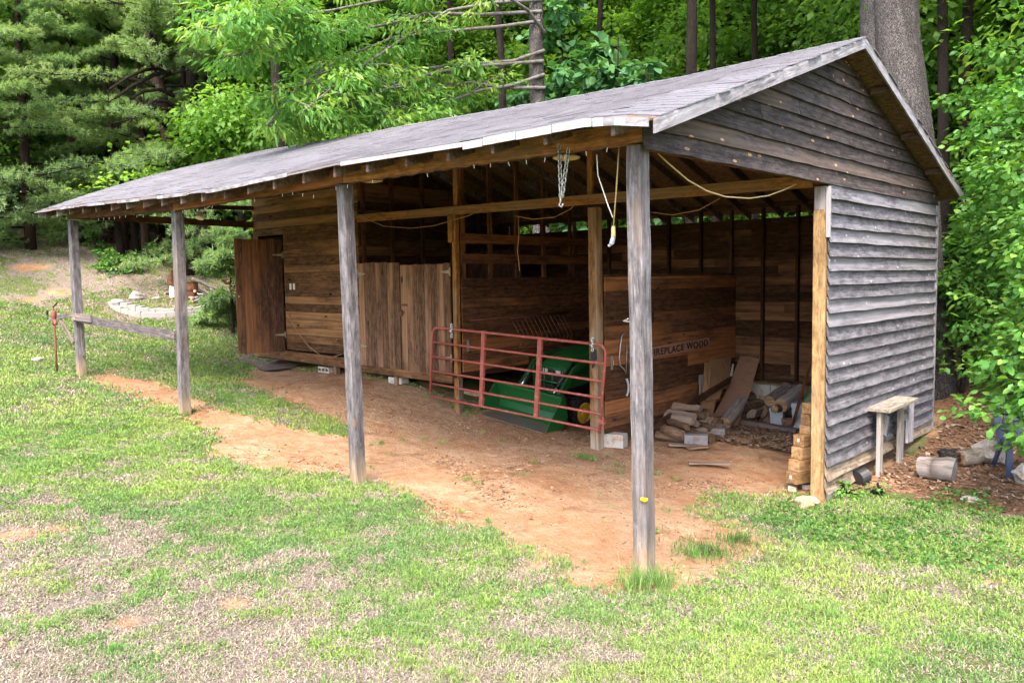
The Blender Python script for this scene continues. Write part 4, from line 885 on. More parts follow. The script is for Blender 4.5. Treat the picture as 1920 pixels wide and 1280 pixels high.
gc = MB(); pts = [onX(x, y, -.13) for x, y in ((1234, 288), (1255, 308), (1290, 338), (1325, 358), (1360, 369), (1405, 372), (1440, 367), (1470, 356), (1493, 345))]; gc.tube(pts, .007, 6)
single('swagged_cord', gc, M['cream'], 'yellowish cord swagged below the gable boards from the near post', 'cord', smooth=True)
for q, lab_ in (([(672, 402), (690, 412), (720, 424), (770, 428), (815, 423), (848, 413)], 'brown cord sagging from the tie beam above the stall doors'), ([(848, 413), (880, 404), (905, 391)], 'short brown cord drawn up the tie beam right of the stall doors'), ([(965, 405), (1000, 411), (1040, 407), (1070, 392), (1082, 377)], 'brown cord swagged from the tie beam left of the middle post'), ([(1222, 398), (1260, 403), (1310, 394), (1350, 372)], 'brown cord looping under the tie beam right of the near post'), ([(972, 405), (973, 440), (970, 470), (973, 492), (974, 508)], 'thin brown cord hanging straight down in front of the slatted wall')):
    mb = MB(); mb.tube([onY(x, y, PY-.05) for x, y in q], .006, 5); single('slack_cord', mb, M['browncord'], lab_, 'cord', smooth=True)
wl_ = MB(); wl_.tube([onY(x, y, PY-.03) for x, y in ((541, 590), (547, 604), (560, 625), (580, 650), (600, 665), (620, 670), (640, 664))], .006, 6); wl_.tube([onY(541, 592, PY-.03)+V3(math.sin(a)*.04, 0, math.cos(a)*.05) for a in np.linspace(0, 6.3, 10)], .008, 5)
single('hanging_rope', wl_, M['browncord'], 'pale rope looped from a hook along the foot of the tack room wall', 'rope', smooth=True)
sl = thing('string_lights', 'dark string of small white icicle bulbs along the eave beam underside', 'lights', (-2, 0, 3.6))
ws, bu = MB(), MB(); xs_ = np.linspace(-.35, -11.6, 150); pts = []
for i, x in enumerate(xs_):
    z = float(BZ(x))-.012-abs(math.sin(i*.9))*.02-(0.06 if -5.0 < x < -4.2 else 0)*math.sin((x+5)/.8*math.pi); pts.append(V3(x, -.005, z))
    if i % 3 == 0 and random.random() < .7 and not (-3.4 < x < -2.9): p = pts[-1]; a = random.uniform(-.5, .5); bu.tube([p, p+V3(math.sin(a)*.035, 0, -.04)], .0035, 5)
ws.tube(pts, .004, 4); obj('wire', ws, M['dark_metal'], sl); obj('bulbs', bu, M['white'], sl)
for (px_, py_, z_, dd) in ((1062, 296, 3.56, .32), (697, 339, 3.62, .34)):
    c = V3(*onZ(px_, py_, z_)); c[1] = max(c[1], .35); c = V3(*onY(px_, py_, .42)); lp = thing('ceiling_lamp', 'flat round unlit ceiling lamp behind the eave beam, near the hanging chain' if px_ > 900 else 'flat round unlit ceiling lamp behind the eave beam above the second post', 'lamp', tuple(c), 'round lamps behind the eave beam')
    zc_ = c[2]+.02; b = MB(); b.lathe(V3(c[0], c[1], zc_), (0, 0, -1), [(0, .10), (.012, .13), (.025, .13), (.035, .10), (.04, .02)], 24); obj('lamp_shade', b, M['cream'], lp, smooth=True)
    b = MB(); b.board(V3(c[0], c[1], zc_), V3(c[0], c[1], roofz(c[0], c[1])-.02), .05, .05, (1, 0, 0)); obj('mount', b, M['inner'], lp)
sp = MB(); c = onY(375, 404, .6); sp.lathe(c, (.2, -.4, -1), [(-.05, .03), (0, .045), (.05, .07), (.055, .06)], 14); sp.tube([c+V3(0, 0, .03), c+V3(.05, .2, .2), c+V3(.1, .5, .25)], .012, 6); single('flood_lamp', sp, M['white'], 'small white flood lamp under the far end of the roof', 'lamp', smooth=True)
# ---- bee trap on the third post, yellow tag and nail on the near post
bp_ = postx(2, 2.5); bt = thing('bee_trap', 'small brown bee trap with white jar on the second post from the far end', 'trap', tuple(bp_+V3(-.1, -.12, 0)))
c = bp_+V3(-.13, -.10, 0); wx = MB(); wx.prism([c+V3(-.09, 0, .0), c+V3(-.09, 0, .10), c+V3(.06, 0, .23), c+V3(.06, 0, .0)], (0, .10, 0)); obj('trap_box', wx, M['inner'], bt)
j = MB(); j.lathe(c+V3(-.01, .05, .0), (0, 0, -1), [(0, .045), (.03, .045), (.05, .055), (.17, .055), (.19, .045)], 16); obj('jar', j, M['white'], bt, smooth=True)
yp = onY(1208, 936, -.012); yt = MB()
for (a, b, r) in ((-.02, .0, .017), (.004, -.002, .019), (.022, .004, .014)): yt.lathe(yp+V3(a, 0, b), (0, -1, 0), [(0, r), (.006, r*.9), (.009, r*.4)], 9)
single('yellow_tag', yt, M['yellowtag'], 'tiny bright yellow flower-shaped tag low on the near post', 'tag')
nl = MB(); p = onY(1181, 601, 0); nl.tube([p+V3(0, .01, -.01), p+V3(-.03, -.05, .0), p+V3(.03, -.07, .02)], .006, 5); single('bent_nail', nl, M['chrome'], 'bent pale nail in the left face of the near post', 'nail')

# ---- concrete blocks and pieces under the sills
def block(px_, py_, lw_, hh, dd, label, ang=0.0, holes=False, mat='block', bury=.02):
    c = onG(px_, py_); mb = MB(); ca, sa_ = math.cos(ang), math.sin(ang); q = lambda x, y, z: V3(c[0]+ca*x-sa_*y, c[1]+sa_*x+ca*y, c[2]+z-bury)
    mb.hexa([q(-lw_/2, 0, 0), q(lw_/2, 0, 0), q(lw_/2, dd, 0), q(-lw_/2, dd, 0)], [q(-lw_/2, 0, hh), q(lw_/2, 0, hh), q(lw_/2, dd, hh), q(-lw_/2, dd, hh)])
    o_ = tag(obj('concrete_block', mb, M[mat], bevel=.008), label, 'block')
    if holes:
        for i in range(3):
            hm = MB(); x = -lw_/2+lw_*(i+.5)/3; hm.hexa([q(x-.04, -.002, .035), q(x+.04, -.002, .035), q(x+.04, .01, .035), q(x-.04, .01, .035)], [q(x-.04, -.002, hh-.035), q(x+.04, -.002, hh-.035), q(x+.04, .01, hh-.035), q(x-.04, .01, hh-.035)])
            h2 = obj('hole_shade', hm, M['black']); h2.parent = o_; h2.location = ORIGIN[h2]-ORIGIN[o_]  # black plates on the face stand in for the shade inside the hollows
    return o_
block(740, 718, .34, .12, .2, 'pale block under the stall door sill', .1)
block(606, 696, .40, .12, .2, 'hollow grey block lying by the tack room skirt', -.05, True)
block(583, 681, .2, .19, .15, 'tan wood-coloured block standing behind the hollow block', .0)
block(462, 660, .34, .07, .2, 'short pale timber offcut under the open plank door', .1, mat='tan_wood')
block(885, 742, .34, .09, .18, 'flat brown stone in shadow behind the gate left end', .3, mat='redrock')
block(1150, 838, .30, .20, .2, 'white concrete block at the foot of the middle post', .25)
block(1485, 918, .10, .07, .2, 'pale block under the front stack of timbers', .3, bury=.02)
block(1520, 916, .2, .06, .14, 'grey concrete slab under the rear stack of timbers', .5)
mt = MB(); mc = onG(505, 684); n = 12; vs = []
for i in range(n+1):
    for j_ in range(7):
        x = mc[0]-.95+1.9*i/n; y = mc[1]-.34+.75*j_/6+.12*math.sin(i*.5); vs.append((x, y, H(x, y)+.022+.008*math.sin(i*1.7+j_)))
fs = [(i*7+j_, (i+1)*7+j_, (i+1)*7+j_+1, i*7+j_+1) for i in range(n) for j_ in range(6)]; m0 = len(vs); vs2 = vs+[(a, b, c_-.014) for a, b, c_ in vs]; fs2 = fs+[tuple(m0+i for i in f[::-1]) for f in fs]
mt.add(vs2, fs2); single('doormat', mt, M['mat'], 'worn brown ribbed mat lying on the clay below the open plank door', 'mat')
# ---- yard hydrant
hp = onG(107, 699); hy = thing('yard_hydrant', 'rusty standpipe with a red valve head beside the far post', 'hydrant', tuple(hp))
b = MB(); b.tube([hp+V3(0, 0, -.1), hp+V3(0, 0, .98)], .021, 10); obj('pipe', b, M['rust'], hy, smooth=True)
b = MB(); b.lathe(hp+V3(0, 0, .92), (0, 0, 1), [(0, .028), (.03, .042), (.14, .042), (.16, .05), (.24, .045), (.27, .025)], 12); b.tube([hp+V3(.02, 0, 1.0), hp+V3(.12, -.02, 1.0), hp+V3(.15, -.02, .93)], .03, 8); b.tube([hp+V3(0, 0, 1.15), hp+V3(0, 0, 1.27)], .013, 6); obj('valve_head', b, plain('faded_red_valve', (.20, .055, .042), .7, dirt=(.25, .13, .09), dirt_amt=.4), hy, smooth=True)
b = MB(); b.tube([hp+V3(-.02, 0, 1.25), hp+V3(.22, 0, 1.33)], .014, 6); obj('lever', b, M['dark_metal'], hy)
# ---- stone fire-pit ring on the slope
fp0 = V3(*onG(310, 568)); ring = [onG(a, b) for a, b in ((212, 574), (218, 579), (226, 583), (236, 586), (247, 588), (258, 590), (269, 591), (280, 592), (291, 592.5), (302, 593), (313, 593), (324, 592.5), (335, 592), (346, 591), (357, 589.5), (367, 587.5), (376, 585), (385, 581))]
def paver(p, d, w_, h_, dp, mat, lab_, cat, grp, nm):
    mb = MB(); n_ = V3(-d[1], d[0], 0); j = lambda: random.uniform(-.015, .015)
    B = [p+d*(s*w_/2)+n_*(t*dp/2)+V3(j(), j(), -.05) for s, t in ((-1, -1), (1, -1), (1, 1), (-1, 1))]; T_ = [q+V3(j(), j(), h_+.05+j()) for q in B]
    mb.hexa(B, T_); o_ = tag(obj(nm, mb, mat, bevel=.02), lab_, cat, grp); return o_
for i in range(len(ring)):
    a = ring[max(i-1, 0)]; b = ring[min(i+1, len(ring)-1)]; d = b-a; d[2] = 0; d /= np.linalg.norm(d)
    paver(ring[i], d, .30, .12, .2, M['paver'], 'pale block in the lower course of the curved edging round the fire pit', 'block', 'lower edging blocks', 'edging_block')
    if i > 1: q = ring[i]+d*.14+V3(-.02, .08, .12); paver(q, d, .27, .10, .2, M['paver'], 'pale block in the upper course of the curved edging round the fire pit', 'block', 'upper edging blocks', 'edging_block')
def rock(p, r, mat, lab_, sq=.7, seed=0, nm='rock', grp=None):
    mb = MB(); n1_, n2_ = 9, 7; vs = []; rg = random.Random(seed)
    ph = [rg.uniform(0, 6) for _ in range(6)]
    for i in range(n2_+1):
        th = math.pi*i/n2_
        for k_ in range(n1_):
            a = 2*math.pi*k_/n1_; d = V3(math.sin(th)*math.cos(a), math.sin(th)*math.sin(a), math.cos(th))
            rr = 1+.18*math.sin(3*d[0]+ph[0])+.15*math.sin(4*d[1]+ph[1])+.12*math.sin(5*d[2]+ph[2]+2*d[0])+rg.uniform(-.05, .05)
            vs.append(np.array(p)+d*V3(r, r*.85, r*sq)*rr)
    fs = [(i*n1_+k_, (i+1)*n1_+k_, (i+1)*n1_+(k_+1) % n1_, i*n1_+(k_+1) % n1_) for i in range(n2_) for k_ in range(n1_)]
    mb.add(vs, fs); return tag(obj(nm, mb, M[mat], bevel=0), lab_, 'rock', grp)
for (a, b, r, lab_, s_) in ((257, 560, .22, 'large white boulder behind the left end of the pale edging', 3), (293, 558, .14, 'smaller pale stone beside the large white boulder', 4), (222, 571, .18, 'flat pale stone at the left tip of the edging', 5), (272, 450, .4, 'pale rock on the wooded bank above the fire pit', 6), (70, 678, .13, 'flat pale stone in the grass left of the standpipe', 7)):
    p = onG(a, b); rock(p+V3(0, 0, r*.25), r, 'paver' if r > .15 else 'stone', lab_, .6 if r > .15 else .25, s_)
dp = onG(347, 556); dr_ = MB(); dr_.lathe(dp+V3(0, 0, -.05), (0, 0, 1), [(0, .36), (.22, .355), (.24, .37), (.44, .36), (.46, .375), (.46, .34), (.1, .33)], 28)
single('fire_ring', dr_, M['rust'], 'rusty steel fire ring standing on the slope behind the second post from the far end', 'fire ring')
def logmesh(p0, p1, r0, r1=None, n=10, bend=.02):
    p0 = np.array(p0); p1 = np.array(p1); r1 = r1 or r0; m = 6; d = p1-p0; vs = []; pts = [p0+d*i/m+V3(random.uniform(-1, 1), random.uniform(-1, 1), random.uniform(-1, 1))*bend*(0 < i < m) for i in range(m+1)]
    mb = MB(); mb.tube(pts, [(r0+(r1-r0)*i/m)*random.uniform(.94, 1.06) for i in range(m+1)], n, cap=False); return mb, pts
def log(p0, p1, r0, lab_, r1=None, bark='bark', end='cut_end', grp=None, nm='log', cat='log', n=11):
    mb, pts = logmesh(p0, p1, r0, r1, n); o_ = tag(obj(nm, mb, M[bark], smooth=True), lab_, cat, grp); ORG = ORIGIN[o_]
    r1 = r1 or r0; d = (pts[-1]-pts[0])/np.linalg.norm(pts[-1]-pts[0])
    for c, s, r in ((pts[0], -1, r0), (pts[-1], 1, r1)):
        e = MB(); e.lathe(c-d*s*.03, d*s, [(0, r*.96), (.028, r*.95), (.034, r*.85), (.034, r*.02)], n)
        obj('cut_face', e, M[end], o_)
    return o_
log(onG(362, 545)+V3(0, 0, .35), onG(418, 553)+V3(0, 0, .12), .06, 'long bare pale branch lying on the brush pile behind the fire ring', .04)
log(onG(372, 556)+V3(0, 0, .25), onG(440, 583)+V3(0, 0, .05), .05, 'thin pale branch reaching from the brush pile towards the plank door', .03)
log(onG(395, 550)+V3(0, 0, .1), onG(420, 548)+V3(0, 0, .1), .09, 'thick grey log on the brush pile behind the plank door', .08)
for i in range(14):
    a, b = random.uniform(318, 425), random.uniform(553, 574); p = onG(a, b); an = random.uniform(0, 3.14); l_ = random.uniform(.4, 1.0)
    log(p+V3(-math.cos(an)*l_/2, -math.sin(an)*l_/2, random.uniform(.06, .16)), p+V3(math.cos(an)*l_/2, math.sin(an)*l_/2, random.uniform(.06, .2)), random.uniform(.025, .05), 'grey stick in the brush pile inside the edging', grp='sticks in the brush pile', nm='stick', cat='stick', n=6)

# ================================================================== FIREWOOD BAY
def splitlog(p0, p1, r, lab_, grp='split logs in the firewood bay', mat='split', ang=None):
    """a wedge of split firewood: two flat faces and a rounded bark side"""
    p0 = np.array(p0, float); p1 = np.array(p1, float); d = (p1-p0)/np.linalg.norm(p1-p0); h = np.cross(d, V3(0, 0, 1)); h /= np.linalg.norm(h); u = np.cross(h, d)
    a0 = random.uniform(0, 6.28) if ang is None else ang; wedge = random.uniform(1.5, 2.4); prof = [(0, 0)]+[(math.cos(a0+wedge*(t-.5))*r*1.5, math.sin(a0+wedge*(t-.5))*r*1.5) for t in np.linspace(0, 1, 6)]
    cx, cy = np.mean(prof, 0); mb = MB(); m = 4; n = len(prof); vs = []; gs = []; L = np.linalg.norm(p1-p0); o = random.uniform(0, 30)
    for i in range(m+1):
        for (x, y) in prof: vs.append(p0+d*L*i/m+h*(x-cx+random.uniform(-.006, .006))+u*(y-cy+random.uniform(-.006, .006))); gs.append((L*i/m+o, x+o, y+o))
    fs = [tuple(range(n-1, -1, -1)), tuple(m*n+k_ for k_ in range(n))]+[(i*n+k_, i*n+(k_+1) % n, (i+1)*n+(k_+1) % n, (i+1)*n+k_) for i in range(m) for k_ in range(n)]
    mb.add(vs, fs, gs, random.random()); return tag(obj('split_log', mb, M[mat]), lab_, 'log', grp)
def lift(p, z): p = np.array(p, float); return p+V3(0, 0, z)
# cardboard, strip and pole leaning in the corner
def sheet(name, pts, th, mat, lab_, cat, grp=None):
    """pts: grid rows of 3-D points; a thin bent sheet with thickness"""
    R_n, C_n = len(pts), len(pts[0]); vs = [np.array(p, float) for r_ in pts for p in r_]; n_ = np.cross(vs[1]-vs[0], vs[C_n]-vs[0]); n_ /= np.linalg.norm(n_)
    m0 = len(vs); mb = MB(); top = [(i*C_n+j_, i*C_n+j_+1, (i+1)*C_n+j_+1, (i+1)*C_n+j_) for i in range(R_n-1) for j_ in range(C_n-1)]
    bot = [tuple(m0+k_ for k_ in f[::-1]) for f in top]; edge = [j_ for j_ in range(C_n)]+[i*C_n+C_n-1 for i in range(1, R_n)]+[(R_n-1)*C_n+j_ for j_ in range(C_n-2, -1, -1)]+[i*C_n for i in range(R_n-2, 0, -1)]
    sd_ = [(edge[(i+1) % len(edge)], edge[i], m0+edge[i], m0+edge[(i+1) % len(edge)]) for i in range(len(edge))]
    mb.add(vs+[v-n_*th for v in vs], top+bot+sd_); return single(name, mb, M[mat], lab_, cat, grp)
b0, b1 = onG(1328, 806), onG(1376, 803); t0, t1 = onY(1388, 667, DY-.10), onY(1424, 672, DY-.10)
rows = []
for t in np.linspace(0, 1, 12):
    bow = V3(0, -.0, -.10*math.sin(math.pi*t)); r_ = [(b0+V3(0, -.1, .02))*(1-t)+t0*t+bow, None, (b1+V3(.05, 0, .02))*(1-t)+t1*t+bow]; r_[1] = (r_[0]+r_[2])/2+V3(0, 0, .015); rows.append(r_)
sheet('plastic_sheet', rows, .012, 'tan_strip', 'long smooth tan panel leaning diagonally against the back wall', 'sheet')
def quad(pxs, Ys): return [onY(p[0], p[1], y) for p, y in zip(pxs, Ys)]
def sheet4(pxs, Ys, *a, **k_):
    q = quad(pxs, Ys); return sheet('cardboard_sheet', [[q[0], q[1]], [q[3], q[2]]], .01, *a, **k_)
def sheetx(pxs, Xs, *a, **k_):
    q = [onX(p[0], p[1], x) for p, x in zip(pxs, Xs)]; return sheet('cardboard_sheet', [[q[0], q[1]], [q[3], q[2]]], .01, *a, **k_)
sheetx([(1331, 673), (1370, 671), (1366, 728), (1326, 732)], [-3.22, -3.2, -3.02, -3.05], 'cardboard', 'tall dark cardboard sheet standing in the back corner left of the tan panel', 'cardboard')
sheetx([(1321, 680), (1333, 678), (1328, 735), (1316, 738)], [-3.2, -3.2, -3.0, -3.05], 'cardboard', 'narrow cardboard strip standing against the partition', 'cardboard')
sheetx([(1328, 713), (1362, 705), (1348, 748), (1322, 752)], [-3.1, -3.05, -2.9, -2.95], 'cardboard', 'small pale cardboard flap slumped in front of the taller sheets', 'cardboard')
sheetx([(1312, 740), (1345, 735), (1335, 785), (1315, 785)], [-3.1, -3.0, -2.8, -2.85], 'cardboard', 'low cardboard piece lying behind the dark pole', 'cardboard')
sheetx([(1310, 703), (1324, 700), (1321, 742), (1311, 745)], [-3.2, -3.2, -3.1, -3.1], 'stoolwood', 'thin greyish board standing beside the cardboard', 'board')
sheet4([(1368, 682), (1376, 682), (1374, 705), (1366, 705)], [DY-.2]*2+[DY-.3]*2, 'white', 'pale scrap of card between the dark cardboard and the tan panel', 'cardboard')
pl = MB(); pl.board(onX(1367, 713, -2.95), onX(1215, 806, -2.95), .09, .05, rnd=.2); single('dark_pole', pl, M['inner_dark'], 'long dark wooden pole lying slanted across the left of the firewood', 'pole')
pt = MB(); pt.board(onY(1304, 755, 6.2), onY(1309, 772, 6.0), .05, .02, rnd=.9); single('paint_stick', pt, M['stoolwood'], 'little pale stick standing beside the dark pole', 'stick')
log(lift(onG(1358, 810), .12), onY(1392, 752, 7.2), .115, 'thick round log lying against the right edge of the tan panel', .10, n=13)
# left heap
for lay, (cnt, ya, yb) in enumerate(((9, 4.95, 6.2), (8, 5.0, 6.1), (7, 5.1, 6.0), (5, 5.2, 5.9), (3, 5.35, 5.75))):
    for i in range(cnt):
        yv = ya+(yb-ya)*(i+.5)/cnt+random.uniform(-.04, .04); xv = -3.12+random.uniform(0, .18)+(.30 if lay == 0 and i % 2 else 0); L = random.uniform(.42, .58); an = random.uniform(-.45, .35); r = random.uniform(.06, .085); zz = H(xv, yv)+.06+.105*lay
        splitlog(V3(xv, yv, zz+random.uniform(-.015, .02)), V3(xv+math.cos(an)*L, yv+math.sin(an)*L, zz+random.uniform(-.05, .03)), r, 'split log in the untidy left heap of firewood', 'split logs in the left heap')
for (a, b, lab_) in (((1278, 822), (1358, 797), 'long curved plank laid across the front of the left firewood heap'), ((1262, 806), (1300, 832), 'short dark board under the left firewood heap')):
    mb = MB(); p, q = lift(onG(*a), .16 if a[0] > 1270 else .08), lift(onG(*b), .16 if a[0] > 1270 else .06); mb.board(p, q, .03, .14, segs=6, wav=.008, rnd=.5); single('loose_plank', mb, M['split'], lab_, 'plank')
block(1305, 834, .34, .16, .16, 'grey concrete block under the left firewood heap', .5, mat='greyblock')
block(1338, 822, .34, .14, .16, 'second grey block right of the first under the firewood heap', .35, mat='greyblock')
for i, (a, b, w_, l_) in enumerate(((1282, 838, .14, .4), (1308, 843, .12, .3), (1330, 872, .10, .55))):
    p = onG(a, b); an = random.uniform(.2, 1.0); mb = MB(); mb.board(p+V3(-math.cos(an)*l_/2, -math.sin(an)*l_/2, .02), p+V3(math.cos(an)*l_/2, math.sin(an)*l_/2, .03), .02, w_, segs=3, wav=.008, rnd=.8)
    single('bark_slab', mb, M['split'], ['broad reddish bark slab in front of the left heap', 'small bark slab right of the broad one', 'narrow bark slab alone on the clay before the leaf litter'][i], 'bark')
# right pile on a long rail
lr = MB(); lr.board(lift(onG(1376, 796), .04), lift(onG(1496, 818), .05), .1, .12, segs=8, wav=.006, rnd=.8); single('ground_rail', lr, M['post'], 'long grey timber rail on the ground in front of the right log pile', 'rail')
spec = [((1388, 788), (1408, 766), .10, .09), ((1398, 785), (1425, 765), .14, .09), ((1410, 786), (1432, 768), .12, .085), ((1408, 797), (1436, 775), .10, .095), ((1432, 793), (1440, 772), .12, .09), ((1385, 794), (1410, 785), .03, .08), ((1436, 800), (1456, 790), .02, .08), ((1452, 800), (1475, 792), .02, .08), ((1470, 806), (1498, 800), .02, .08), ((1400, 780), (1420, 760), .24, .08), ((1466, 785), (1480, 770), .14, .09)]
for i, (a, b, z, r) in enumerate(spec):
    p = lift(onG(*a), z+r); d = V3(.35, .94, 0)+V3(random.uniform(-.35, .35), random.uniform(-.1, .1), 0); splitlog(p, p+d*random.uniform(.42, .55), r, 'split log in the right pile behind the grey rail', 'split logs in the right pile')
log(onY(1443, 752, 7.2), onY(1474, 726, 7.85), .10, 'rough barked log lying high on the right pile, left of a second one', n=12)
log(onY(1464, 760, 7.0), onY(1502, 732, 7.7), .125, 'thickest dark log on top of the right pile beside the slanted boards', n=12)
log(onY(1452, 766, 6.9), onY(1490, 758, 7.4), .07, 'thin log under the two big ones on the right pile', n=9)
def bin_(p, w_, d_, h_, ang, lab_):
    t = thing('plastic_bin', lab_, 'bin', tuple(p)); ca, sa_ = math.cos(ang), math.sin(ang)
    def bx(z0, z1, g0, g1): return [V3(p[0]+ca*x-sa_*y, p[1]+sa_*x+ca*y, p[2]+z0) for x, y in ((-w_/2*g0, -d_/2*g0), (w_/2*g0, -d_/2*g0), (w_/2*g0, d_/2*g0), (-w_/2*g0, d_/2*g0))], [V3(p[0]+ca*x-sa_*y, p[1]+sa_*x+ca*y, p[2]+z1) for x, y in ((-w_/2*g1, -d_/2*g1), (w_/2*g1, -d_/2*g1), (w_/2*g1, d_/2*g1), (-w_/2*g1, d_/2*g1))]
    m = MB(); m.hexa(*bx(0, h_*.82, .86, 1)); obj('tub', m, M['bin'], t, bevel=.012); m = MB(); m.hexa(*bx(h_*.82, h_, 1.06, 1.04)); obj('lid', m, M['bin'], t, bevel=.01)
bin_(lift(onG(1458, 800), .03), .22, .22, .30, .2, 'small blue-grey plastic bin among the right logs')
bin_(lift(onG(1503, 806), .03), .30, .30, .42, .35, 'larger blue-grey plastic bin beside the timber stack')
for (a, b, y1, w_, lab_) in (((1484, 806), (1532, 640), 5.2, .05, 'slim brown board leaning from the logs to the yellow corner post'), ((1510, 790), (1535, 670), 5.6, .04, 'second slim board leaning behind the first by the corner post')):
    mb = MB(); mb.board(lift(onG(*a), .02), onY(b[0], b[1], y1+.6), w_, .035, rnd=.7); single('leaning_board', mb, M['inner'], lab_, 'board')
gl = MB(); c = onY(1522, 748, 6.2); gl.prism([c+V3(-.16, 0, -.1), c+V3(.12, .05, -.14), c+V3(.16, .1, .10), c+V3(.02, .05, .16), c+V3(-.10, 0, .06)], (.02, .1, 0)); single('green_tarp_scrap', gl, M['greendark'], 'crumpled dark green plastic scrap behind the larger bin', 'tarp')
# timber offcuts stacked by the corner post
def timber(p, w_, h_, L, ang, lab_, tag_end=False):
    ca, sa_ = math.cos(ang), math.sin(ang); d = V3(-sa_, ca, 0); t = MB(); p = np.array(p)
    t.board(p, p+d*L, h_, w_, (0, 0, 1), rnd=random.random()); o_ = tag(obj('timber_block', t, M['tan_wood'], bevel=.005), lab_, 'timber')
    if tag_end:
        e = MB(); c = p-d*.003+V3(0, 0, .01); e.board(c+V3(0, 0, -.02), c+V3(0, 0, .02), .028, .004, V3(ca, sa_, 0)); s_ = obj('price_tag', e, M['white']); s_.parent = o_; s_.location = ORIGIN[s_]-ORIGIN[o_]
stk = onG(1480, 918); names = ['bottom', 'second', 'third', 'top']
for i in range(4): timber(stk+V3(.0+.014*i+random.uniform(-.01, .01), .02+.05*i, .16+.147*i), .165, .142, .42, -.35+random.uniform(-.08, .08), '%s timber block of the shorter front stack beside the corner post' % names[i], i in (0, 3))
stk = onG(1519, 918); names = ['bottom', 'second', 'third', 'middle', 'fifth', 'sixth', 'topmost']
for i in range(7): timber(stk+V3(-.15+random.uniform(-.012, .012), .12+.012*i, .15+.138*i), .16, .132, .42, -.35+random.uniform(-.1, .1), '%s timber block of the taller rear stack against the corner post' % names[i], i in (1, 2))
rock(lift(onG(1508, 940), .0), .19, 'redrock', 'flat clay-stained stone at the foot of the corner post', .35, 21)

# ================================================================== OUTSIDE THE END WALL
def leg_(mb, a, b, w_, t_, up=(1, 0, 0)): mb.board(a, b, w_, t_, up, rnd=random.random())
q0, q1 = onG(1645, 884), onG(1690, 856); q0[0] = max(q0[0], .17); q1[0] = max(q1[0], .13); q0[1] -= .2; q1[1] -= .2
st = thing('saw_stool', 'small rough wooden stool standing against the grey end wall', 'stool', tuple(q0))
zt = onX(1640, 774, q0[0])[2]
m = MB(); m.board(q0+V3(0, 0, -.05), V3(q0[0], q0[1], zt), .11, .05, (0, 1, 0), rnd=.8); obj('leg', m, M['stoolwood'], st)
m = MB(); m.board(q1+V3(0, 0, -.05), V3(q1[0], q1[1], zt+.02), .15, .045, (0, 1, 0), rnd=.6); obj('leg', m, M['stoolwood'], st)
m = MB(); m.board(V3((q0[0]+.15)/2+.02, q0[1]-.12, zt+.02), V3((q0[0]+.15)/2+.02, q1[1]+.08, zt+.045), .042, .30, rnd=.4); obj('seat', m, M['stoolwood'], st, bevel=.005)
m = MB(); c = V3(q0[0]-.02, q0[1]+.22, zt-.22); m.board(c+V3(0, -.06, -.12), c+V3(0, .06, .12), .16, .05, rnd=.9); obj('brace', m, M['low_siding'], st)
m = MB(); c = V3(.17, q1[1]+.27, zt-.3); m.board(c+V3(0, 0, -.3), c+V3(0, .02, .28), .24, .03, (0, 1, 0), segs=4, wav=.01, rnd=.9); single('grey_slab', m, M['fascia'], 'ragged pale grey slab of wood leaning at the far end of the stool', 'slab')
log(lift(onG(1727, 893), .13), lift(onG(1789, 901), .14), .135, 'grey barked log lying near the end wall with its cut face to the right', .155, n=14, end='bark')
log(lift(onG(1800, 872), .10), lift(onG(1850, 868), .10), .12, 'pale barkless log behind the grey one under the leaves', .10, bark='stoolwood', n=10)
tw_ = onG(1782, 868); m = MB()
for i in range(6): m.tube([tw_+V3(math.cos(a)*.16*(1-.06*i), math.sin(a)*.16, .14+math.sin(a*2+i)*.05) for a in np.linspace(0, 6.0, 14)], .012, 5)
single('wire_coil', m, M['dark_metal'], 'dark coil of old wire between the two logs', 'wire', smooth=True)
rock(lift(onG(1850, 866), .14), .2, 'stone', 'pale lichen-covered rock under the leafy branches', .8, 31)
rock(lift(onG(1916, 905), .1), .13, 'stone', 'pale chunk of wood-grey stone at the right edge of the photo', .9, 32)
rock(lift(onG(1822, 940), .01), .10, 'stone', 'small flat grey stone in the dry leaves', .3, 33)
dpz = onG(1597, 900); m = MB()
for i in range(9): m.lathe(V3(.07, dpz[1]-.16+.03*i, .03+H(.07, dpz[1])), (0.25, 1, 0), [(0, .10), (.013, .115), (.026, .10)], 18)
single('drain_pipe', m, M['black'], 'black corrugated drain pipe end poking out under the end wall', 'pipe')
# navy folding chair half hidden in the leaves
cc = onG(1922, 887); ch = thing('garden_chair', 'navy blue wooden garden chair half hidden by leaves at the right edge', 'chair', tuple(cc))
ca, sa_ = math.cos(.5), math.sin(.5); Q = lambda x, y, z: V3(cc[0]+ca*x-sa_*y, cc[1]+sa_*x+ca*y, cc[2]+z)
for x in (-.27, .27):
    m = MB(); m.board(Q(x, -.28, -.03), Q(x, -.24, .56), .07, .03, Q(1, 0, 0)-Q(0, 0, 0), rnd=.5); obj('leg', m, M['chair'], ch)
    m = MB(); m.board(Q(x, .36, -.03), Q(x, .0, .42), .07, .03, Q(0, 1, 0)-Q(0, 0, 0), rnd=.5); obj('leg', m, M['chair'], ch)
    m = MB(); m.board(Q(x, -.34, .58), Q(x, .34, .58), .025, .11, rnd=.5); obj('armrest', m, M['chair'], ch)
m = MB()
for i in range(5): m.board(Q(-.27, -.25+.1*i, .42-.02*i), Q(.27, -.25+.1*i, .42-.02*i), .02, .085, rnd=.5)
obj('seat', m, M['chair'], ch); m = MB()
for i in range(5): m.board(Q(-.22+.11*i, .18, .34), Q(-.24+.12*i, .52, 1.02-.03*abs(i-2)), .09, .02, Q(1, 0, 0)-Q(0, 0, 0), rnd=.5)
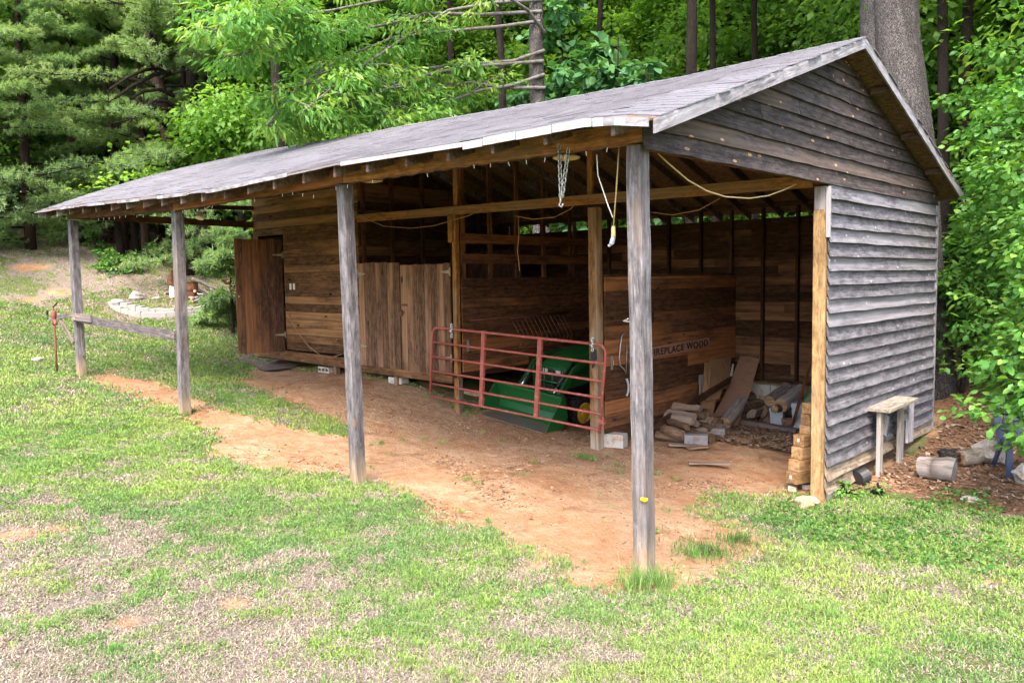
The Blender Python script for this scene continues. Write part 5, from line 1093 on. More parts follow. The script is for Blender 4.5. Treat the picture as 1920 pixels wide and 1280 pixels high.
obj('backrest', m, M['chair'], ch)

# ================================================================== VEGETATION
def leaf_cloud(name, C_, D_, size, shape, rnd, mat, droop=0.3, fold=.25):
    """C_ leaf bases (n,3), D_ rough outward directions (n,3); shape: list of (along, half width); builds folded leaf blades"""
    n = len(C_); rg = RNG; D_ = D_+rg.normal(0, .45, (n, 3)); D_[:, 2] -= droop; D_ /= np.linalg.norm(D_, axis=1)[:, None]
    up = rg.normal(0, .45, (n, 3)); up[:, 2] += 1; S_ = np.cross(D_, up); S_ /= np.linalg.norm(S_, axis=1)[:, None]+1e-9; N_ = np.cross(S_, D_)
    sz = (size*rg.uniform(.65, 1.3, n))[:, None]; m = len(shape); V = np.zeros((n, 2*m-2+0+1, 3)) if False else None
    cols = []
    for (a, w_) in shape:
        mid = C_+D_*sz*a-N_*sz*(.12*a*a)
        if w_ == 0: cols.append([mid])
        else: cols.append([mid-S_*sz*w_+N_*sz*w_*fold, mid+S_*sz*w_+N_*sz*w_*fold])
    idx = []; P = []; 
    for c in cols: idx.append(list(range(len(P), len(P)+len(c)))); P += c
    k_ = len(P); V = np.stack(P, 1).reshape(-1, 3); base = (np.arange(n)*k_)[:, None]; F3, F4 = [], []
    for i in range(len(idx)-1):
        a, b = idx[i], idx[i+1]
        if len(a) == 1 and len(b) == 2: F3.append([a[0], b[0], b[1]])
        elif len(a) == 2 and len(b) == 1: F3.append([a[0], b[0], a[1]])
        else: F4.append([a[0], b[0], b[1], a[1]])
    l3 = (base[:, :, None]+np.array(F3)[None]).reshape(-1) if F3 else np.zeros(0, int); l4 = (base[:, :, None]+np.array(F4)[None]).reshape(-1) if F4 else np.zeros(0, int)
    me = np_mesh(name, V, np.concatenate([l3, l4]), np.concatenate([np.full(len(l3)//3, 3), np.full(len(l4)//4, 4)]), {'rnd': np.repeat(rnd, k_)})
    me.materials.append(mat); return me
OVAL = [(0, 0), (.4, .30), (.75, .22), (1, 0)]; LANCE = [(0, 0), (.35, .13), (.75, .10), (1, 0)]; RHOMB = [(0, 0), (.5, .34), (1, 0)]
def limbs(rg, trunk_top, z0, z1, n, reach, rise, r0, az=None):
    """main limbs with side twigs; returns tube list and leaf anchor points with directions"""
    tubes = []; anch = []
    for i in range(n):
        f = (i+rg.uniform(.2, .8))/n; z = z0+(z1-z0)*f; a = rg.uniform(0, 6.283) if az is None else rg.uniform(*az); L = reach*(1.05-.55*f)*rg.uniform(.7, 1.15)
        p = np.array([trunk_top[0]*z/trunk_top[2], trunk_top[1]*z/trunk_top[2], z]); d = np.array([math.cos(a), math.sin(a), rise*(0.4+f)]); pts = [p]
        for s_ in range(5):
            d = d+rg.normal(0, .12, 3)+np.array([0, 0, -.04]); p = p+d/np.linalg.norm(d)*L/5; pts.append(p)
        tubes.append((pts, [r0*(1-.16*s_)*(1-.5*f) for s_ in range(6)]))
        for s_ in range(1, 6):
            for t in range(3):
                e = rg.normal(0, 1, 3); e[2] *= .5; e /= np.linalg.norm(e); q = pts[s_]+e*L*rg.uniform(.12, .34); anch.append((q, e)); tubes.append(([pts[s_], (pts[s_]+q)/2+rg.normal(0, .05, 3), q], [r0*.28, r0*.2, r0*.1]))
    return tubes, anch
def cloud_at(anch, per, rad, rg, flat=.55):
    A = np.array([a for a, _ in anch]); E_ = np.array([e for _, e in anch]); off = rg.normal(0, 1, (len(A), per, 3)); off /= np.linalg.norm(off, axis=2)[..., None]; off *= (rad*rg.uniform(.25, 1, (len(A), per)) )[..., None]; off[..., 2] *= flat
    C_ = (A[:, None]+off).reshape(-1, 3); D_ = (off/rad*1.2+E_[:, None]*.5).reshape(-1, 3); cl = np.repeat(rg.uniform(0, 1, len(A)), per)
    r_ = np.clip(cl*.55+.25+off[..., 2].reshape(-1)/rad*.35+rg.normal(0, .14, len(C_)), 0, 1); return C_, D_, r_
def make_tree(name, label, cat, loc, h, r0, seed, crown0, reach, nl, per, rad, leaf, shape, mat, bark, lean=(0, 0), rise=.5, droop=.3, group=None, az=None, limb_r=.35, kinds=('trunk', 'crown'), flat=.55):
    rg = np.random.default_rng(seed); global RNG; RNG = rg; random.seed(seed)
    t = thing(name, label, cat, loc, group); tt = np.array([lean[0], lean[1], h])
    m = MB(); zs = np.linspace(-.4, h, 10); pts = [np.array([lean[0]*max(z, 0)/h+rg.normal(0, r0*.15)*(z > 1), lean[1]*max(z, 0)/h+rg.normal(0, r0*.15)*(z > 1), z])+np.array(loc) for z in zs]
    m.tube(pts, [r0*(1.35 if z < 0 else 1.0-.72*z/h+.25*math.exp(-z*1.5)) for z in zs], 12); tr = obj(kinds[0], m, bark, t, smooth=True)
    tb, an = limbs(rg, tt, h*crown0, h*.97, nl, reach, rise, r0*limb_r, az); lm = MB()
    for p_, r_ in tb: lm.tube([q+np.array(loc) for q in p_], r_, 5, cap=False)
    obj('limbs', lm, bark, t, smooth=True)
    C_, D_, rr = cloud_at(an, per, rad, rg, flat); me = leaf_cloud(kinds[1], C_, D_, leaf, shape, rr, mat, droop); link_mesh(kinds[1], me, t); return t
def make_pine(name, label, loc, h, r0, seed, crown0, reach, nb, lean=(0, 0), group=None, needle=.125, cat='tree', drp=.25, dens=1.0):
    rg = np.random.default_rng(seed); global RNG; RNG = rg; random.seed(seed); t = thing(name, label, cat, loc, group); L0 = np.array(loc)
    m = MB(); zs = np.linspace(-.4, h, 12); m.tube([np.array([lean[0]*(z/h)**1.3 if z > 0 else 0, lean[1]*max(z, 0)/h, z])+rg.normal(0, .03, 3)*(z > 1)+L0 for z in zs], [r0*(1.0-.75*max(z, 0)/h) for z in zs], 10); obj('trunk', m, M['barkpine'], t, smooth=True)
    lm = MB(); Cs, Ds, Rs = [], [], []
    for i in range(nb):
        f = (i+rg.uniform(0, 1))/nb; z = h*(crown0+(1-crown0)*f); a = rg.uniform(0, 6.283); L = reach*(1-.75*f)*rg.uniform(.65, 1.15); p = np.array([lean[0]*(z/h)**1.3, lean[1]*z/h, z]); d = np.array([math.cos(a), math.sin(a), .12+.4*f]); pts = [p]; cl = rg.uniform(0, 1)
        for s_ in range(6):
            d = d+np.array([0, 0, -drp*.35])+rg.normal(0, .07, 3)+(np.array([0, 0, drp*.35]) if s_ > 3 else 0); p = p+d/np.linalg.norm(d)*L/6; pts.append(p)
        lm.tube([q+L0 for q in pts], [r0*.26*(1-.15*s_)*(1-.5*f) for s_ in range(7)], 5, cap=False)
        for s_ in range(2, 7):
            for sd_ in range(5):
                e = np.array([math.cos(a+(sd_-2)*.55), math.sin(a+(sd_-2)*.55), rg.uniform(-.1, .15)]); q = pts[s_]+e*L*rg.uniform(.10, .26); lm.tube([pts[s_]+L0, q+L0], [r0*.06, r0*.03], 3, cap=False)
                n_ = int(9*dens)
                tpos = rg.uniform(.2, 1.05, n_)[:, None]; c = pts[s_]+(q-pts[s_])*tpos+rg.normal(0, .06, (n_, 3)); Cs.append(c); Ds.append(np.tile(e, (n_, 1))); Rs.append(np.full(n_, cl*.5)+tpos[:, 0]*.35+rg.normal(0, .1, n_))
    obj('limbs', lm, M['barkdark'], t, smooth=True)
    C_ = np.concatenate(Cs); D_ = np.concatenate(Ds); R_2 = np.clip(np.concatenate(Rs), 0, 1); k_ = 12
    C2 = np.repeat(C_, k_, 0); D2 = np.repeat(D_, k_, 0)*.9+rg.normal(0, .55, (len(C2), 3)); me = leaf_cloud('needles', C2, D2, needle, [(0, .035), (.5, .05), (1, 0)], np.repeat(R_2, k_), M['needle'], .05, .0); link_mesh('needles', me, t); return t
def gz(p): return (p[0], p[1], H(p[0], p[1])-.05)
def place(src, px_, dist, s, rot, label=None, group=None, sx=1.0):
    p = at(px_, 500, dist); c = copy_tree(src); c.location = gz(p); c.rotation_euler = (0, 0, rot); c.scale = (s*sx, s*sx, s)
    if label: c['label'] = label
    if group: c['group'] = group
    return c
def base(px_, dist): return gz(at(px_, 500, dist))
# --- the trees one can tell apart
p = base(1737, 15.8); make_tree('oak_tree', 'massive grey-barked oak trunk right behind the gable of the shed', 'tree', p, 19, .47, 1, .66, 4.5, 9, 34, 1.1, .17, OVAL, M['leaf_oak'], M['barkgrey'], lean=(-1.3, -1.1), rise=.7)
p = base(1652, 18); make_tree('oak_tree', 'second pale straight trunk left of the massive oak', 'tree', p, 19, .36, 2, .68, 4, 8, 30, 1.1, .18, OVAL, M['leaf_oak'], M['barkgrey'], lean=(-.5, -.4), rise=.7)
WT = 'slim dark woodland trunk '
a_tree = dict(leaf=.19, shape=OVAL, mat=M['leaf_oak'], bark=M['barkdark'])
slim = []
for i, (px_, dist, r_, h_, lab_) in enumerate(((1292, 19.5, .17, 16, 'behind the roof ridge, darkest of its row'), (1343, 22, .11, 16, 'next right of the darkest one above the ridge'), (1415, 23, .11, 17, 'half hidden by leaves above the middle of the roof slope'), (1618, 21.5, .13, 16, 'just left of the pale second trunk'), (1772, 18.5, .13, 17, 'immediately right of the massive oak'), (1803, 19, .14, 16, 'two places right of the massive oak'), (850, 24, .13, 14, 'left of the chestnut among long bare branches'), (962, 20.5, .13, 15, 'leaning close beside the chestnut trunk'), (542, 22, .17, 17, 'seen as a stump of grey over the roof edge'), (1100, 22, .11, 16, 'behind the large-leaved sapling'))):
    p = base(px_, dist); slim.append(make_tree('woodland_tree', WT+lab_, 'tree', p, h_, r_, 30+i, .66, 2.8, 7, 26, .95, lean=(random.uniform(-.6, .6), random.uniform(-.6, .6)), group='slim trunks behind the shed', **a_tree))
# chestnut-like tree: long level limbs reaching left over the roof
p = base(1018, 19.6); rg = np.random.default_rng(5); RNG = rg
tch = thing('chestnut_tree', 'grey trunk with long level limbs and drooping yellow-green narrow leaves reaching over the roof', 'tree', p)
m = MB(); top = at(1000, -260, 19.6); L0 = np.array(p); m.tube([L0+(top-L0)*t+rg.normal(0, .03, 3) for t in np.linspace(-.03, 1, 10)], [.24*(1-.45*t) for t in np.linspace(0, 1, 10)], 12); obj('trunk', m, M['barkgrey'], tch, smooth=True)
lm = MB(); anch = []
LIMBS = [((1015, 22), (900, 28), (800, 25), (730, 45), (640, 62), (540, 80), (440, 105), 15.5), ((1012, 40), (940, 50), (850, 58), (740, 70), (650, 105), (560, 160), (500, 235), 15.8), ((1020, 95), (960, 115), (880, 120), (780, 130), (700, 150), (600, 190), (490, 240), 16.5), ((1018, 115), (950, 120), (870, 126), (800, 140), (730, 165), (660, 195), (600, 225), 16),
         ((1010, -40), (920, -30), (820, -10), (720, 0), (620, 20), (500, 35), (390, 65), 15.3), ((1010, -90), (900, -90), (780, -60), (660, -30), (560, -10), (480, 20), (430, 40), 15.0), ((1022, 165), (950, 165), (880, 155), (850, 160), (790, 175), (730, 200), (690, 215), 17), ((1015, 0), (930, 5), (840, 20), (760, 70), (700, 110), (640, 150), (560, 215), 15.5), ((1020, 60), (990, 20), (930, -20), (860, -60), (760, -90), (680, -80), (600, -60), 15), ((1020, 140), (960, 160), (900, 170), (840, 190), (780, 210), (760, 220), (740, 228), 17)]
for *pp, dE in LIMBS:
    n = len(pp); pts = [at(q[0], q[1], 19.5+(dE-19.5)*i/(n-1)) for i, q in enumerate(pp)]; lm.tube(pts, [.046*(1-.125*i) for i in range(n)], 6, cap=False)
    for i in range(3, n):
        for s_ in range(2+4*(i > 4)):
            b_ = pts[i-1]+(pts[i]-pts[i-1])*rg.uniform(0, 1); e = rg.normal(0, 1, 3); e[2] = abs(e[2])*.3-.25; e /= np.linalg.norm(e); q = b_+e*rg.uniform(.25, .95); lm.tube([b_, (b_+q)/2+V3(0, 0, .08), q], [.018, .012, .007], 4, cap=False); anch.append((q-L0, e)); anch.append(((b_+q)/2-L0, e))
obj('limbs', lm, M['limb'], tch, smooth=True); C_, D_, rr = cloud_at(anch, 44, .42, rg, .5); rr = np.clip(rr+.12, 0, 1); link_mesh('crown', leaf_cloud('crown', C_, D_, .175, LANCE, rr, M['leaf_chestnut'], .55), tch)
# large-leaved saplings behind the ridge
def sapling(name, px_, dist, py_top, lab_, n_, seed, spread, leaf=.26, mat='leaf_large', shape=OVAL, per=9, cat='sapling', grp=None, low=None, rad=.32):
    rg = np.random.default_rng(seed); global RNG; RNG = rg; p = np.array(base(px_, dist)); t = thing(name, lab_, cat, tuple(p), grp); top = at(px_, py_top, dist); h = top[2]-p[2]; m = MB(); an = []
    m.tube([p+V3(0, 0, h*s_)+rg.normal(0, .04, 3) for s_ in np.linspace(-.02, .95, 8)], [.045*(1-.7*s_) for s_ in np.linspace(0, 1, 8)], 7)
    for i in range(n_):
        f = rg.uniform(low if low is not None else .45, 1); a = rg.uniform(0, 6.283); L = spread*(1.15-.6*f)*rg.uniform(.4, 1.1); q0 = p+V3(0, 0, h*f*.93); q1 = q0+V3(math.cos(a)*L, math.sin(a)*L, L*rg.uniform(-.15, .45)); mid = (q0+q1)/2+V3(0, 0, L*.12); m.tube([q0, mid, q1], [.016, .010, .005], 4, cap=False)
        for u_ in (.35, .55, .75, .9, 1.0): an.append(((q0*(1-u_)**2+2*mid*u_*(1-u_)+q1*u_*u_)-p, V3(math.cos(a), math.sin(a), .1)))
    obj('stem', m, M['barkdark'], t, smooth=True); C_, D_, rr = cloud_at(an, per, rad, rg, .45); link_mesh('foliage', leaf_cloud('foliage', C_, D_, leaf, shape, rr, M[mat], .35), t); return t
sapling('magnolia_sapling', 1160, 19.6, 40, 'large-leaved pale green sapling rising behind the middle of the roof', 26, 51, 1.3, .31)
sapling('magnolia_sapling', 1215, 19.0, 95, 'lower large-leaved sapling just right of the taller one behind the roof', 16, 52, 1.0, .29)
sapling('magnolia_sapling', 1060, 20.5, -60, 'tall large-leaved sapling with dark leaves beside the chestnut trunk', 34, 53, 1.3, .27, low=.3)
sapling('magnolia_sapling', 970, 21.0, 140, 'low large-leaved sapling left of the chestnut trunk above the roof', 14, 54, .9, .22)
# leafy bushes at the right
SH = [(1958, 11.2, 300, 26, .85, .12), (2000, 10.2, 430, 30, .85, .12), (1815, 15.6, 470, 34, .9, .13), (1915, 15.2, 130, 44, 1.3, .14), (1985, 13.5, 60, 44, 1.4, .14), (1862, 17, 330, 36, 1.1, .14), (1880, 18.5, 120, 40, 1.5, .15), (1960, 17, -60, 44, 2.0, .15)]
sl_ = ['leafy dogwood sapling just right of the gable eave', 'bright low sapling hanging over the blue chair', 'bushy sapling close behind the back corner of the end wall', 'tall sapling with bright tips at the right side', 'leafy sapling cut by the right edge of the photo', 'sapling filling the gap behind the back eave', 'tall leafy understory tree right of the slim trunks', 'tall leafy tree in the top right corner']
for i, (px_, d_, top_, n_, sp_, lf_) in enumerate(SH): sapling('dogwood_sapling', px_, d_, top_, sl_[i], n_, 60+i, sp_, lf_*.84, 'leaf_shrub', OVAL, 19, 'sapling', 'leafy saplings right of the shed', low=.12 if i > 1 else .26, rad=.34)
# --- pines on the left
pn = make_pine('pine_tree', 'large pine with leaning reddish trunk and arching dead limbs on the left bank', base(352, 27), 15, .26, 71, .14, 4.2, 60, lean=(-2.0, -.9))
lm = MB()
for q in (((338, 225, 27), (318, 208, 26.6), (290, 200, 26.2), (262, 212, 25.9), (238, 226, 25.6), (208, 232, 25.3)), ((333, 205, 27), (312, 190, 26.6), (288, 190, 26.3), (262, 205, 26), (240, 232, 25.8)), ((316, 140, 27), (296, 128, 26.6), (270, 132, 26.2), (240, 145, 25.9), (205, 168, 25.6)), ((318, 135, 27), (290, 140, 26.5), (250, 160, 26), (215, 185, 25.7)), ((326, 180, 27), (300, 168, 26.6), (268, 172, 26.3), (245, 186, 26))):
    lm.tube([at(*a) for a in q], [.07*(1-.15*i) for i in range(len(q))], 6, cap=False)
    for i in range(2, len(q)): e = at(*q[i]); lm.tube([e, e+V3(random.uniform(-.5, .1), 0, random.uniform(-.7, .2))], [.02, .006], 4, cap=False)
lb_ = obj('dead_limbs', lm, M['barkdark'], pn, smooth=True)
PIN = [(372, 29, 1.0, 'straight slim pine just right of the leaning one', 15, .15, .3), (150, 31, 1.0, 'pine at the upper left behind the far post, its trunk showing below the roof', 12, .2, .05), (60, 30, 1.0, 'dense drooping pine on the upper left slope', 11, .18, .03), (235, 30, 1.0, 'pine with low sprays between the far post and the leaning pine', 11, .16, .06), (455, 27, 1.0, 'young soft-needled pine right of the slim pine', 9, .13, .06), (-40, 28, 1.0, 'pine cut by the left edge of the photo', 11, .18, .04), (310, 33, 1.0, 'pale pine standing farther back behind the leaning one', 12, .16, .06), (105, 34, 1, 'pine between the two dense ones at the upper left', 13, .17, .05), (195, 35, 1, 'tall pine behind the far post reaching out of the photo', 14, .18, .08), (-15, 33, 1, 'pine half out of the photo at the left edge', 13, .17, .05), (425, 31, 1, 'pine filling the gap right of the slim pine', 12, .15, .08), (275, 29, 1, 'pine with drooping sprays left of the leaning trunk', 10, .14, .1)]
pines = [pn]
for i, (px_, d_, s_, lab_, h_, r_, c0) in enumerate(PIN): pines.append(make_pine('pine_tree', lab_, base(px_, d_), h_, r_, 80+i, c0, 3.0 if h_ < 12 else 2.6, 46, lean=(random.uniform(-.3, .3), 0), group='pines on the left bank'))
make_pine('pine_sapling', 'small bright pine with low sprays beside the open plank door', base(432, 21.5), 2.6, .05, 99, .12, 1.1, 18, needle=.15, cat='sapling')
for i, (px_, d_, r_, lab_) in enumerate(((386, 27, .22, 'thickest bare trunk seen under the far end of the roof'), (401, 28, .14, 'thin trunk close behind the thickest one under the far roof end'), (362, 29, .10, 'slim trunk left of the thickest one under the far roof end'), (230, 29, .10, 'leaning slim trunk next to the far post'), (258, 29.5, .10, 'slanted slim trunk between the two far posts'))):
    make_tree('woodland_tree', lab_, 'tree', base(px_, d_), 17, r_, 110+i, .72, 2.2, 6, 26, .8, .18, OVAL, M['leaf_oak'], M['barkdark'], lean=((-1.0, .2, -.3, -2.2, -2.2)[i], 0))
# --- the wood behind: copies of three trees
src = [make_tree('forest_tree', 'leafy tree standing deep in the wood behind the shed', 'tree', base(760, 31), 15, .18, 130, .12, 3.8, 22, 150, 1.2, .19, RHOMB, M['leaf_far'], M['barkdark'], group='trees deep in the wood'),
       make_tree('forest_tree', 'leafy tree standing deep in the wood behind the shed', 'tree', base(1180, 30), 13, .15, 131, .06, 3.4, 22, 150, 1.15, .18, RHOMB, M['leaf_far'], M['barkdark'], group='trees deep in the wood'),
       make_tree('forest_tree', 'leafy tree standing deep in the wood behind the shed', 'tree', base(1480, 28), 16, .2, 132, .15, 4.2, 24, 150, 1.25, .19, RHOMB, M['leaf_far'], M['barkdark'], group='trees deep in the wood')]
rg = np.random.default_rng(77)
for (px_, d_) in [(500, 28), (560, 33), (640, 27), (700, 36), (840, 29), (900, 34), (980, 29), (1040, 36), (1120, 33), (1240, 28), (1300, 34), (1370, 30), (1430, 36), (1540, 31), (1600, 36), (1660, 27), (1720, 33), (1790, 27), (1850, 33), (1900, 24), (1960, 30), (420, 38), (330, 42), (230, 40), (120, 43), (20, 41), (-80, 40), (690, 44), (1060, 46), (1250, 46), (1440, 46), (1600, 45), (1800, 43), (1850, 21.5), (1990, 20), (-180, 34), (-320, 37), (-480, 36), (-680, 39), (-950, 40), (-1300, 42), (-420, 44), (-760, 46), (2150, 22), (2350, 24), (100, 34), (180, 35), (260, 36), (-60, 34), (150, 48), (390, 46)]:
    place(src[rg.integers(3)], px_, d_, rg.uniform(.8, 1.15), rg.uniform(0, 6.28))
us = sapling('understory_tree', 700, 25.5, 150, 'leafy understory tree filling the wood behind the shed', 44, 140, 1.7, .17, 'leaf_far', OVAL, 16, 'tree', 'understory trees in the wood', low=.05, rad=.5)
for (px_, d_, s_) in [(590, 26, 1.1), (650, 28, 1.35), (780, 26.5, 1.2), (860, 27, 1.3), (920, 25, 1.0), (1000, 26, 1.2), (1085, 25, 1.1), (1150, 27, 1.4), (1225, 24.5, 1.1), (1275, 26, 1.2), (1325, 25, 1.2), (1380, 26, 1.4), (1440, 25, 1.2), (1500, 26, 1.4), (1570, 24.5, 1.2), (1610, 27, 1.4), (1690, 24, 1.1), (1790, 22.5, 1.1), (1840, 25, 1.3), (1895, 24, 1.2), (480, 30, 1.3), (412, 33, 1.3), (345, 35, 1.4), (285, 36, 1.3), (215, 37, 1.4), (140, 38, 1.4), (60, 38, 1.4), (0, 37, 1.3), (1960, 21, 1.1), (530, 28, 1.2), (450, 31, .5), (320, 33, .45), (180, 34.5, .4)]:
    place(us, px_, d_, s_, rg.uniform(0, 6.28))
# weeds on the bank, sprout at the corner post
for i, (px_, py_, n_, sp_, lf_, lab_) in enumerate(((200, 508, 14, .5, .10, 'bright green weed clump left of the fire pit slope'), (240, 515, 18, .6, .10, 'taller bright weed clump above the pale edging'), (290, 490, 12, .5, .10, 'weed clump at the foot of the bank'), (180, 470, 10, .5, .1, 'small weed clump near the far post'), (400, 520, 10, .5, .10, 'weed clump behind the brush pile'), (1590, 928, 9, .24, .055, 'small bright vine sprouting at the corner post foot'), (1655, 930, 4, .10, .04, 'tiny weed in the dry leaves'))):
    g_ = onG(px_, py_); d_ = math.hypot(g_[0]-CAM[0], g_[1]-CAM[1]); sapling('weed', px_, d_, py_-(38 if i < 5 else 22), lab_, n_, 150+i, sp_, lf_, 'leaf_shrub', OVAL, 6, 'weed', low=.1, rad=.15)
RNG = np.random.default_rng(4); random.seed(4)

# ================================================================== GRASS, CLOVER, DEAD LEAVES
def blades(name, P_, hgt, wid, tint, lean, mat, label, cat, curl=.5):
    n = len(P_); a = RNG.uniform(0, 6.283, n); la = a+RNG.normal(0, .6, n)+1.57; d = np.stack([np.cos(a), np.sin(a), np.zeros(n)], 1); l_ = np.stack([np.cos(la), np.sin(la), np.zeros(n)], 1)
    up = np.zeros((n, 3)); up[:, 2] = 1; lean = lean[:, None]; hgt = hgt[:, None]; wid = wid[:, None]
    b0 = P_-d*wid/2; b1 = P_+d*wid/2; mid = P_+up*hgt*.6*(1-lean*.45)+l_*hgt*lean*.45; m0 = mid-d*wid*.38; m1 = mid+d*wid*.38; tip = P_+up*hgt*(1-lean*.85)+l_*hgt*lean*1.05
    V = np.stack([b0, b1, m1, m0, tip], 1).reshape(-1, 3); base_ = (np.arange(n)*5)[:, None]
    q = (base_+np.array([0, 1, 2, 3])).ravel(); t = (base_+np.array([3, 2, 4])).ravel()
    me = np_mesh(name, V, np.concatenate([q, t]), np.concatenate([np.full(n, 4), np.full(n, 3)]), {'tint': np.repeat(np.hstack([tint, np.ones((n, 1))]), 5, 0)}); me.materials.append(mat)
    o_ = link_mesh(name, me); return tag(o_, label, cat, kind='stuff')
def sample(n, x0, x1, y0, y1, dens):
    x = RNG.uniform(x0, x1, n); y = RNG.uniform(y0, y1, n); k_ = RNG.uniform(0, 1, n) < dens(x, y); return x[k_], y[k_]
def inview(x, y, mg=60):
    d = np.stack([x-CAM[0], y-CAM[1], hbase(x, y)-CAM[2]], 1); f = d@AF; u = 960+FPX*(d@AR)/np.maximum(f, .1); v = 640-FPX*(d@AU)/np.maximum(f, .1)
    return (f > .5) & (u > -mg*5) & (u < 1920+mg*5) & (v < 1280+mg*3), np.hypot(d[:, 0], d[:, 1])
def lawn(x, y):
    ok, dist = inview(x, y); x, y, dist = x[ok], y[ok], dist[ok]; c, l, g = zones(x, y)
    tuft = fbm(x*3.1, y*3.1, 51, 3); keep = RNG.uniform(0, 1, len(x)) < (1-c*1.06)*(1-l*.9)*np.clip(.42+g*.7+(tuft-.5)*1.6, .1, 1)
    x, y, dist, c, l, g, tuft = [q[keep] for q in (x, y, dist, c, l, g, tuft)]; n = len(x); P_ = np.stack([x, y, hz(x, y)-.006-.03*c], 1)
    gg = np.clip(g+(tuft-.5)*1.3+RNG.normal(0, .16, n), 0, 1); gg = np.where(gg > .5, .5+(gg-.5)*1.0, gg)
    straw = np.array([.42, .35, .26]); dead = np.array([.275, .225, .185]); green = np.array([.175, .295, .06]); lime = np.array([.29, .37, .09]); blue = np.array([.12, .225, .075])
    hue = np.clip((fbm(x*.8, y*.8, 61, 3)-.5)*1.6+.55+RNG.normal(0, .22, n), 0, 1)[:, None]; gr_ = np.where(hue < .5, blue+(green-blue)*hue*2, green+(lime-green)*(hue*2-1))
    dr_ = np.where(RNG.uniform(0, 1, (n, 1)) < .5, straw, dead)
    isg = (RNG.uniform(0, 1, n) < np.clip((gg-.18)*1.15, .05, .78))[:, None]; col = np.where(isg, gr_, dr_)*RNG.uniform(.7, 1.3, (n, 1))
    far = np.clip((dist-4)/14, 0, 1); hgt = (RNG.uniform(.03, .065, n)+.03*np.clip(tuft-.55, 0, 1)*3*gg)*(1+far*.5); wid = RNG.uniform(.004, .0075, n)*(1+far*2.6)
    return P_, hgt, wid, col, np.where(isg[:, 0], RNG.uniform(.25, .8, n), RNG.uniform(.7, 1.05, n))
parts = []
for (n, x0, x1, y0, y1) in ((900000, -9, 8, -5.2, 4.4), (330000, -9, 2.0, -4.6, 1.0), (260000, -20, -6, -4, 6), (150000, -34, -12, -8, 12), (60000, -4, 3, -4.6, -.5)):
    x = RNG.uniform(x0, x1, n); y = RNG.uniform(y0, y1, n); ok = ~((y > 4.1) & (x > -12.7) & (x < 0)); parts.append(lawn(x[ok], y[ok]))
# stronger tufts
tp = []
for (px_, py_, n, r, h) in [(115, 1078, 110, .13, .10), (210, 1222, 120, .12, .11), (185, 1105, 60, .09, .09), (180, 1145, 60, .09, .07), (75, 1015, 80, .12, .09), (340, 1130, 70, .12, .09), (410, 1205, 60, .1, .08), (520, 1100, 50, .12, .08), (870, 1180, 80, .14, .1), (1020, 1105, 70, .12, .09), (1325, 1030, 700, .42, .12), (1380, 1008, 420, .36, .11), (1300, 1035, 260, .3, .1), (1200, 1092, 130, .26, .27), (1235, 1096, 110, .26, .30), (1180, 1098, 90, .22, .22), (1255, 1090, 60, .25, .25), (1090, 852, 120, .18, .11), (1110, 858, 90, .15, .1), (1310, 945, 50, .1, .08), (1300, 1225, 110, .15, .10), (1390, 1180, 110, .16, .1), (1560, 1150, 130, .2, .11), (1660, 1120, 110, .18, .1), (1790, 1200, 120, .2, .11), (1480, 1230, 110, .16, .1), (1000, 1230, 80, .14, .09), (870, 1005, 60, .12, .07), (640, 1160, 70, .12, .08), (1640, 1240, 120, .16, .1), (1870, 1150, 110, .2, .1), (652, 905, 70, .12, .09), (690, 905, 50, .1, .08), (334, 780, 60, .12, .1), (352, 779, 50, .1, .09), (140, 704, 70, .14, .12), (160, 702, 50, .12, .1), (1560, 940, 60, .14, .09), (1530, 948, 50, .12, .07)]:
    g_ = onG(px_, py_); rr = np.abs(RNG.normal(0, r*.55, n)); aa = RNG.uniform(0, 6.283, n); x = g_[0]+np.cos(aa)*rr; y = g_[1]+np.sin(aa)*rr; dk = .55 if 1320 < px_ < 1400 and py_ < 1060 else 1.0
    col = np.array([.115, .235, .05])*dk*RNG.uniform(.7, 1.5, (n, 1))*np.where(RNG.uniform(0, 1, (n, 1)) < .15, np.array([2.2, 1.3, 2.5]), 1); tp.append((np.stack([x, y, hz(x, y)-.01], 1), RNG.uniform(.5, 1.1, n)*h, RNG.uniform(.004, .007, n), col, RNG.uniform(.15, .75, n)))
# many small tufts and rosettes all over the lawn, thinnest on the clay
tx_ = RNG.uniform(-9, 7, 5200); ty_ = RNG.uniform(-5, 3.6, 5200); ok, ds = inview(tx_, ty_); zc_, zl_, zg_ = zones(tx_, ty_); kq = ok & (ds < 13) & (RNG.uniform(0, 1, 5200) < np.where(zc_ > .5, .05, .30)*(1-zl_)); tx_, ty_, zg_ = tx_[kq], ty_[kq], zg_[kq]
for cx_, cy_, g0 in zip(tx_, ty_, zg_):
    n = int(RNG.integers(14, 60)); r = RNG.uniform(.025, .09); h = RNG.uniform(.035, .095); rr = np.abs(RNG.normal(0, r, n)); aa = RNG.uniform(0, 6.283, n); x = cx_+np.cos(aa)*rr; y = cy_+np.sin(aa)*rr; kind = RNG.uniform(0, 1)
    c0 = np.array([.15, .27, .07]) if kind < .5 else (np.array([.24, .33, .08]) if kind < .8 else (np.array([.12, .21, .075]) if kind < .88 else np.array([.40, .33, .235])))
    tp.append((np.stack([x, y, hz(x, y)-.01], 1), RNG.uniform(.5, 1.1, n)*h, RNG.uniform(.004, .008, n), c0*RNG.uniform(.65, 1.35, (n, 1)), RNG.uniform(.2, .95, n)))
parts += tp
A_ = [np.concatenate([q[i] for q in parts]) for i in range(5)]
blades('grass', A_[0], A_[1], A_[2], A_[3], A_[4], M['blades'], 'short patchy lawn grass, part green and part dried to straw', 'grass')
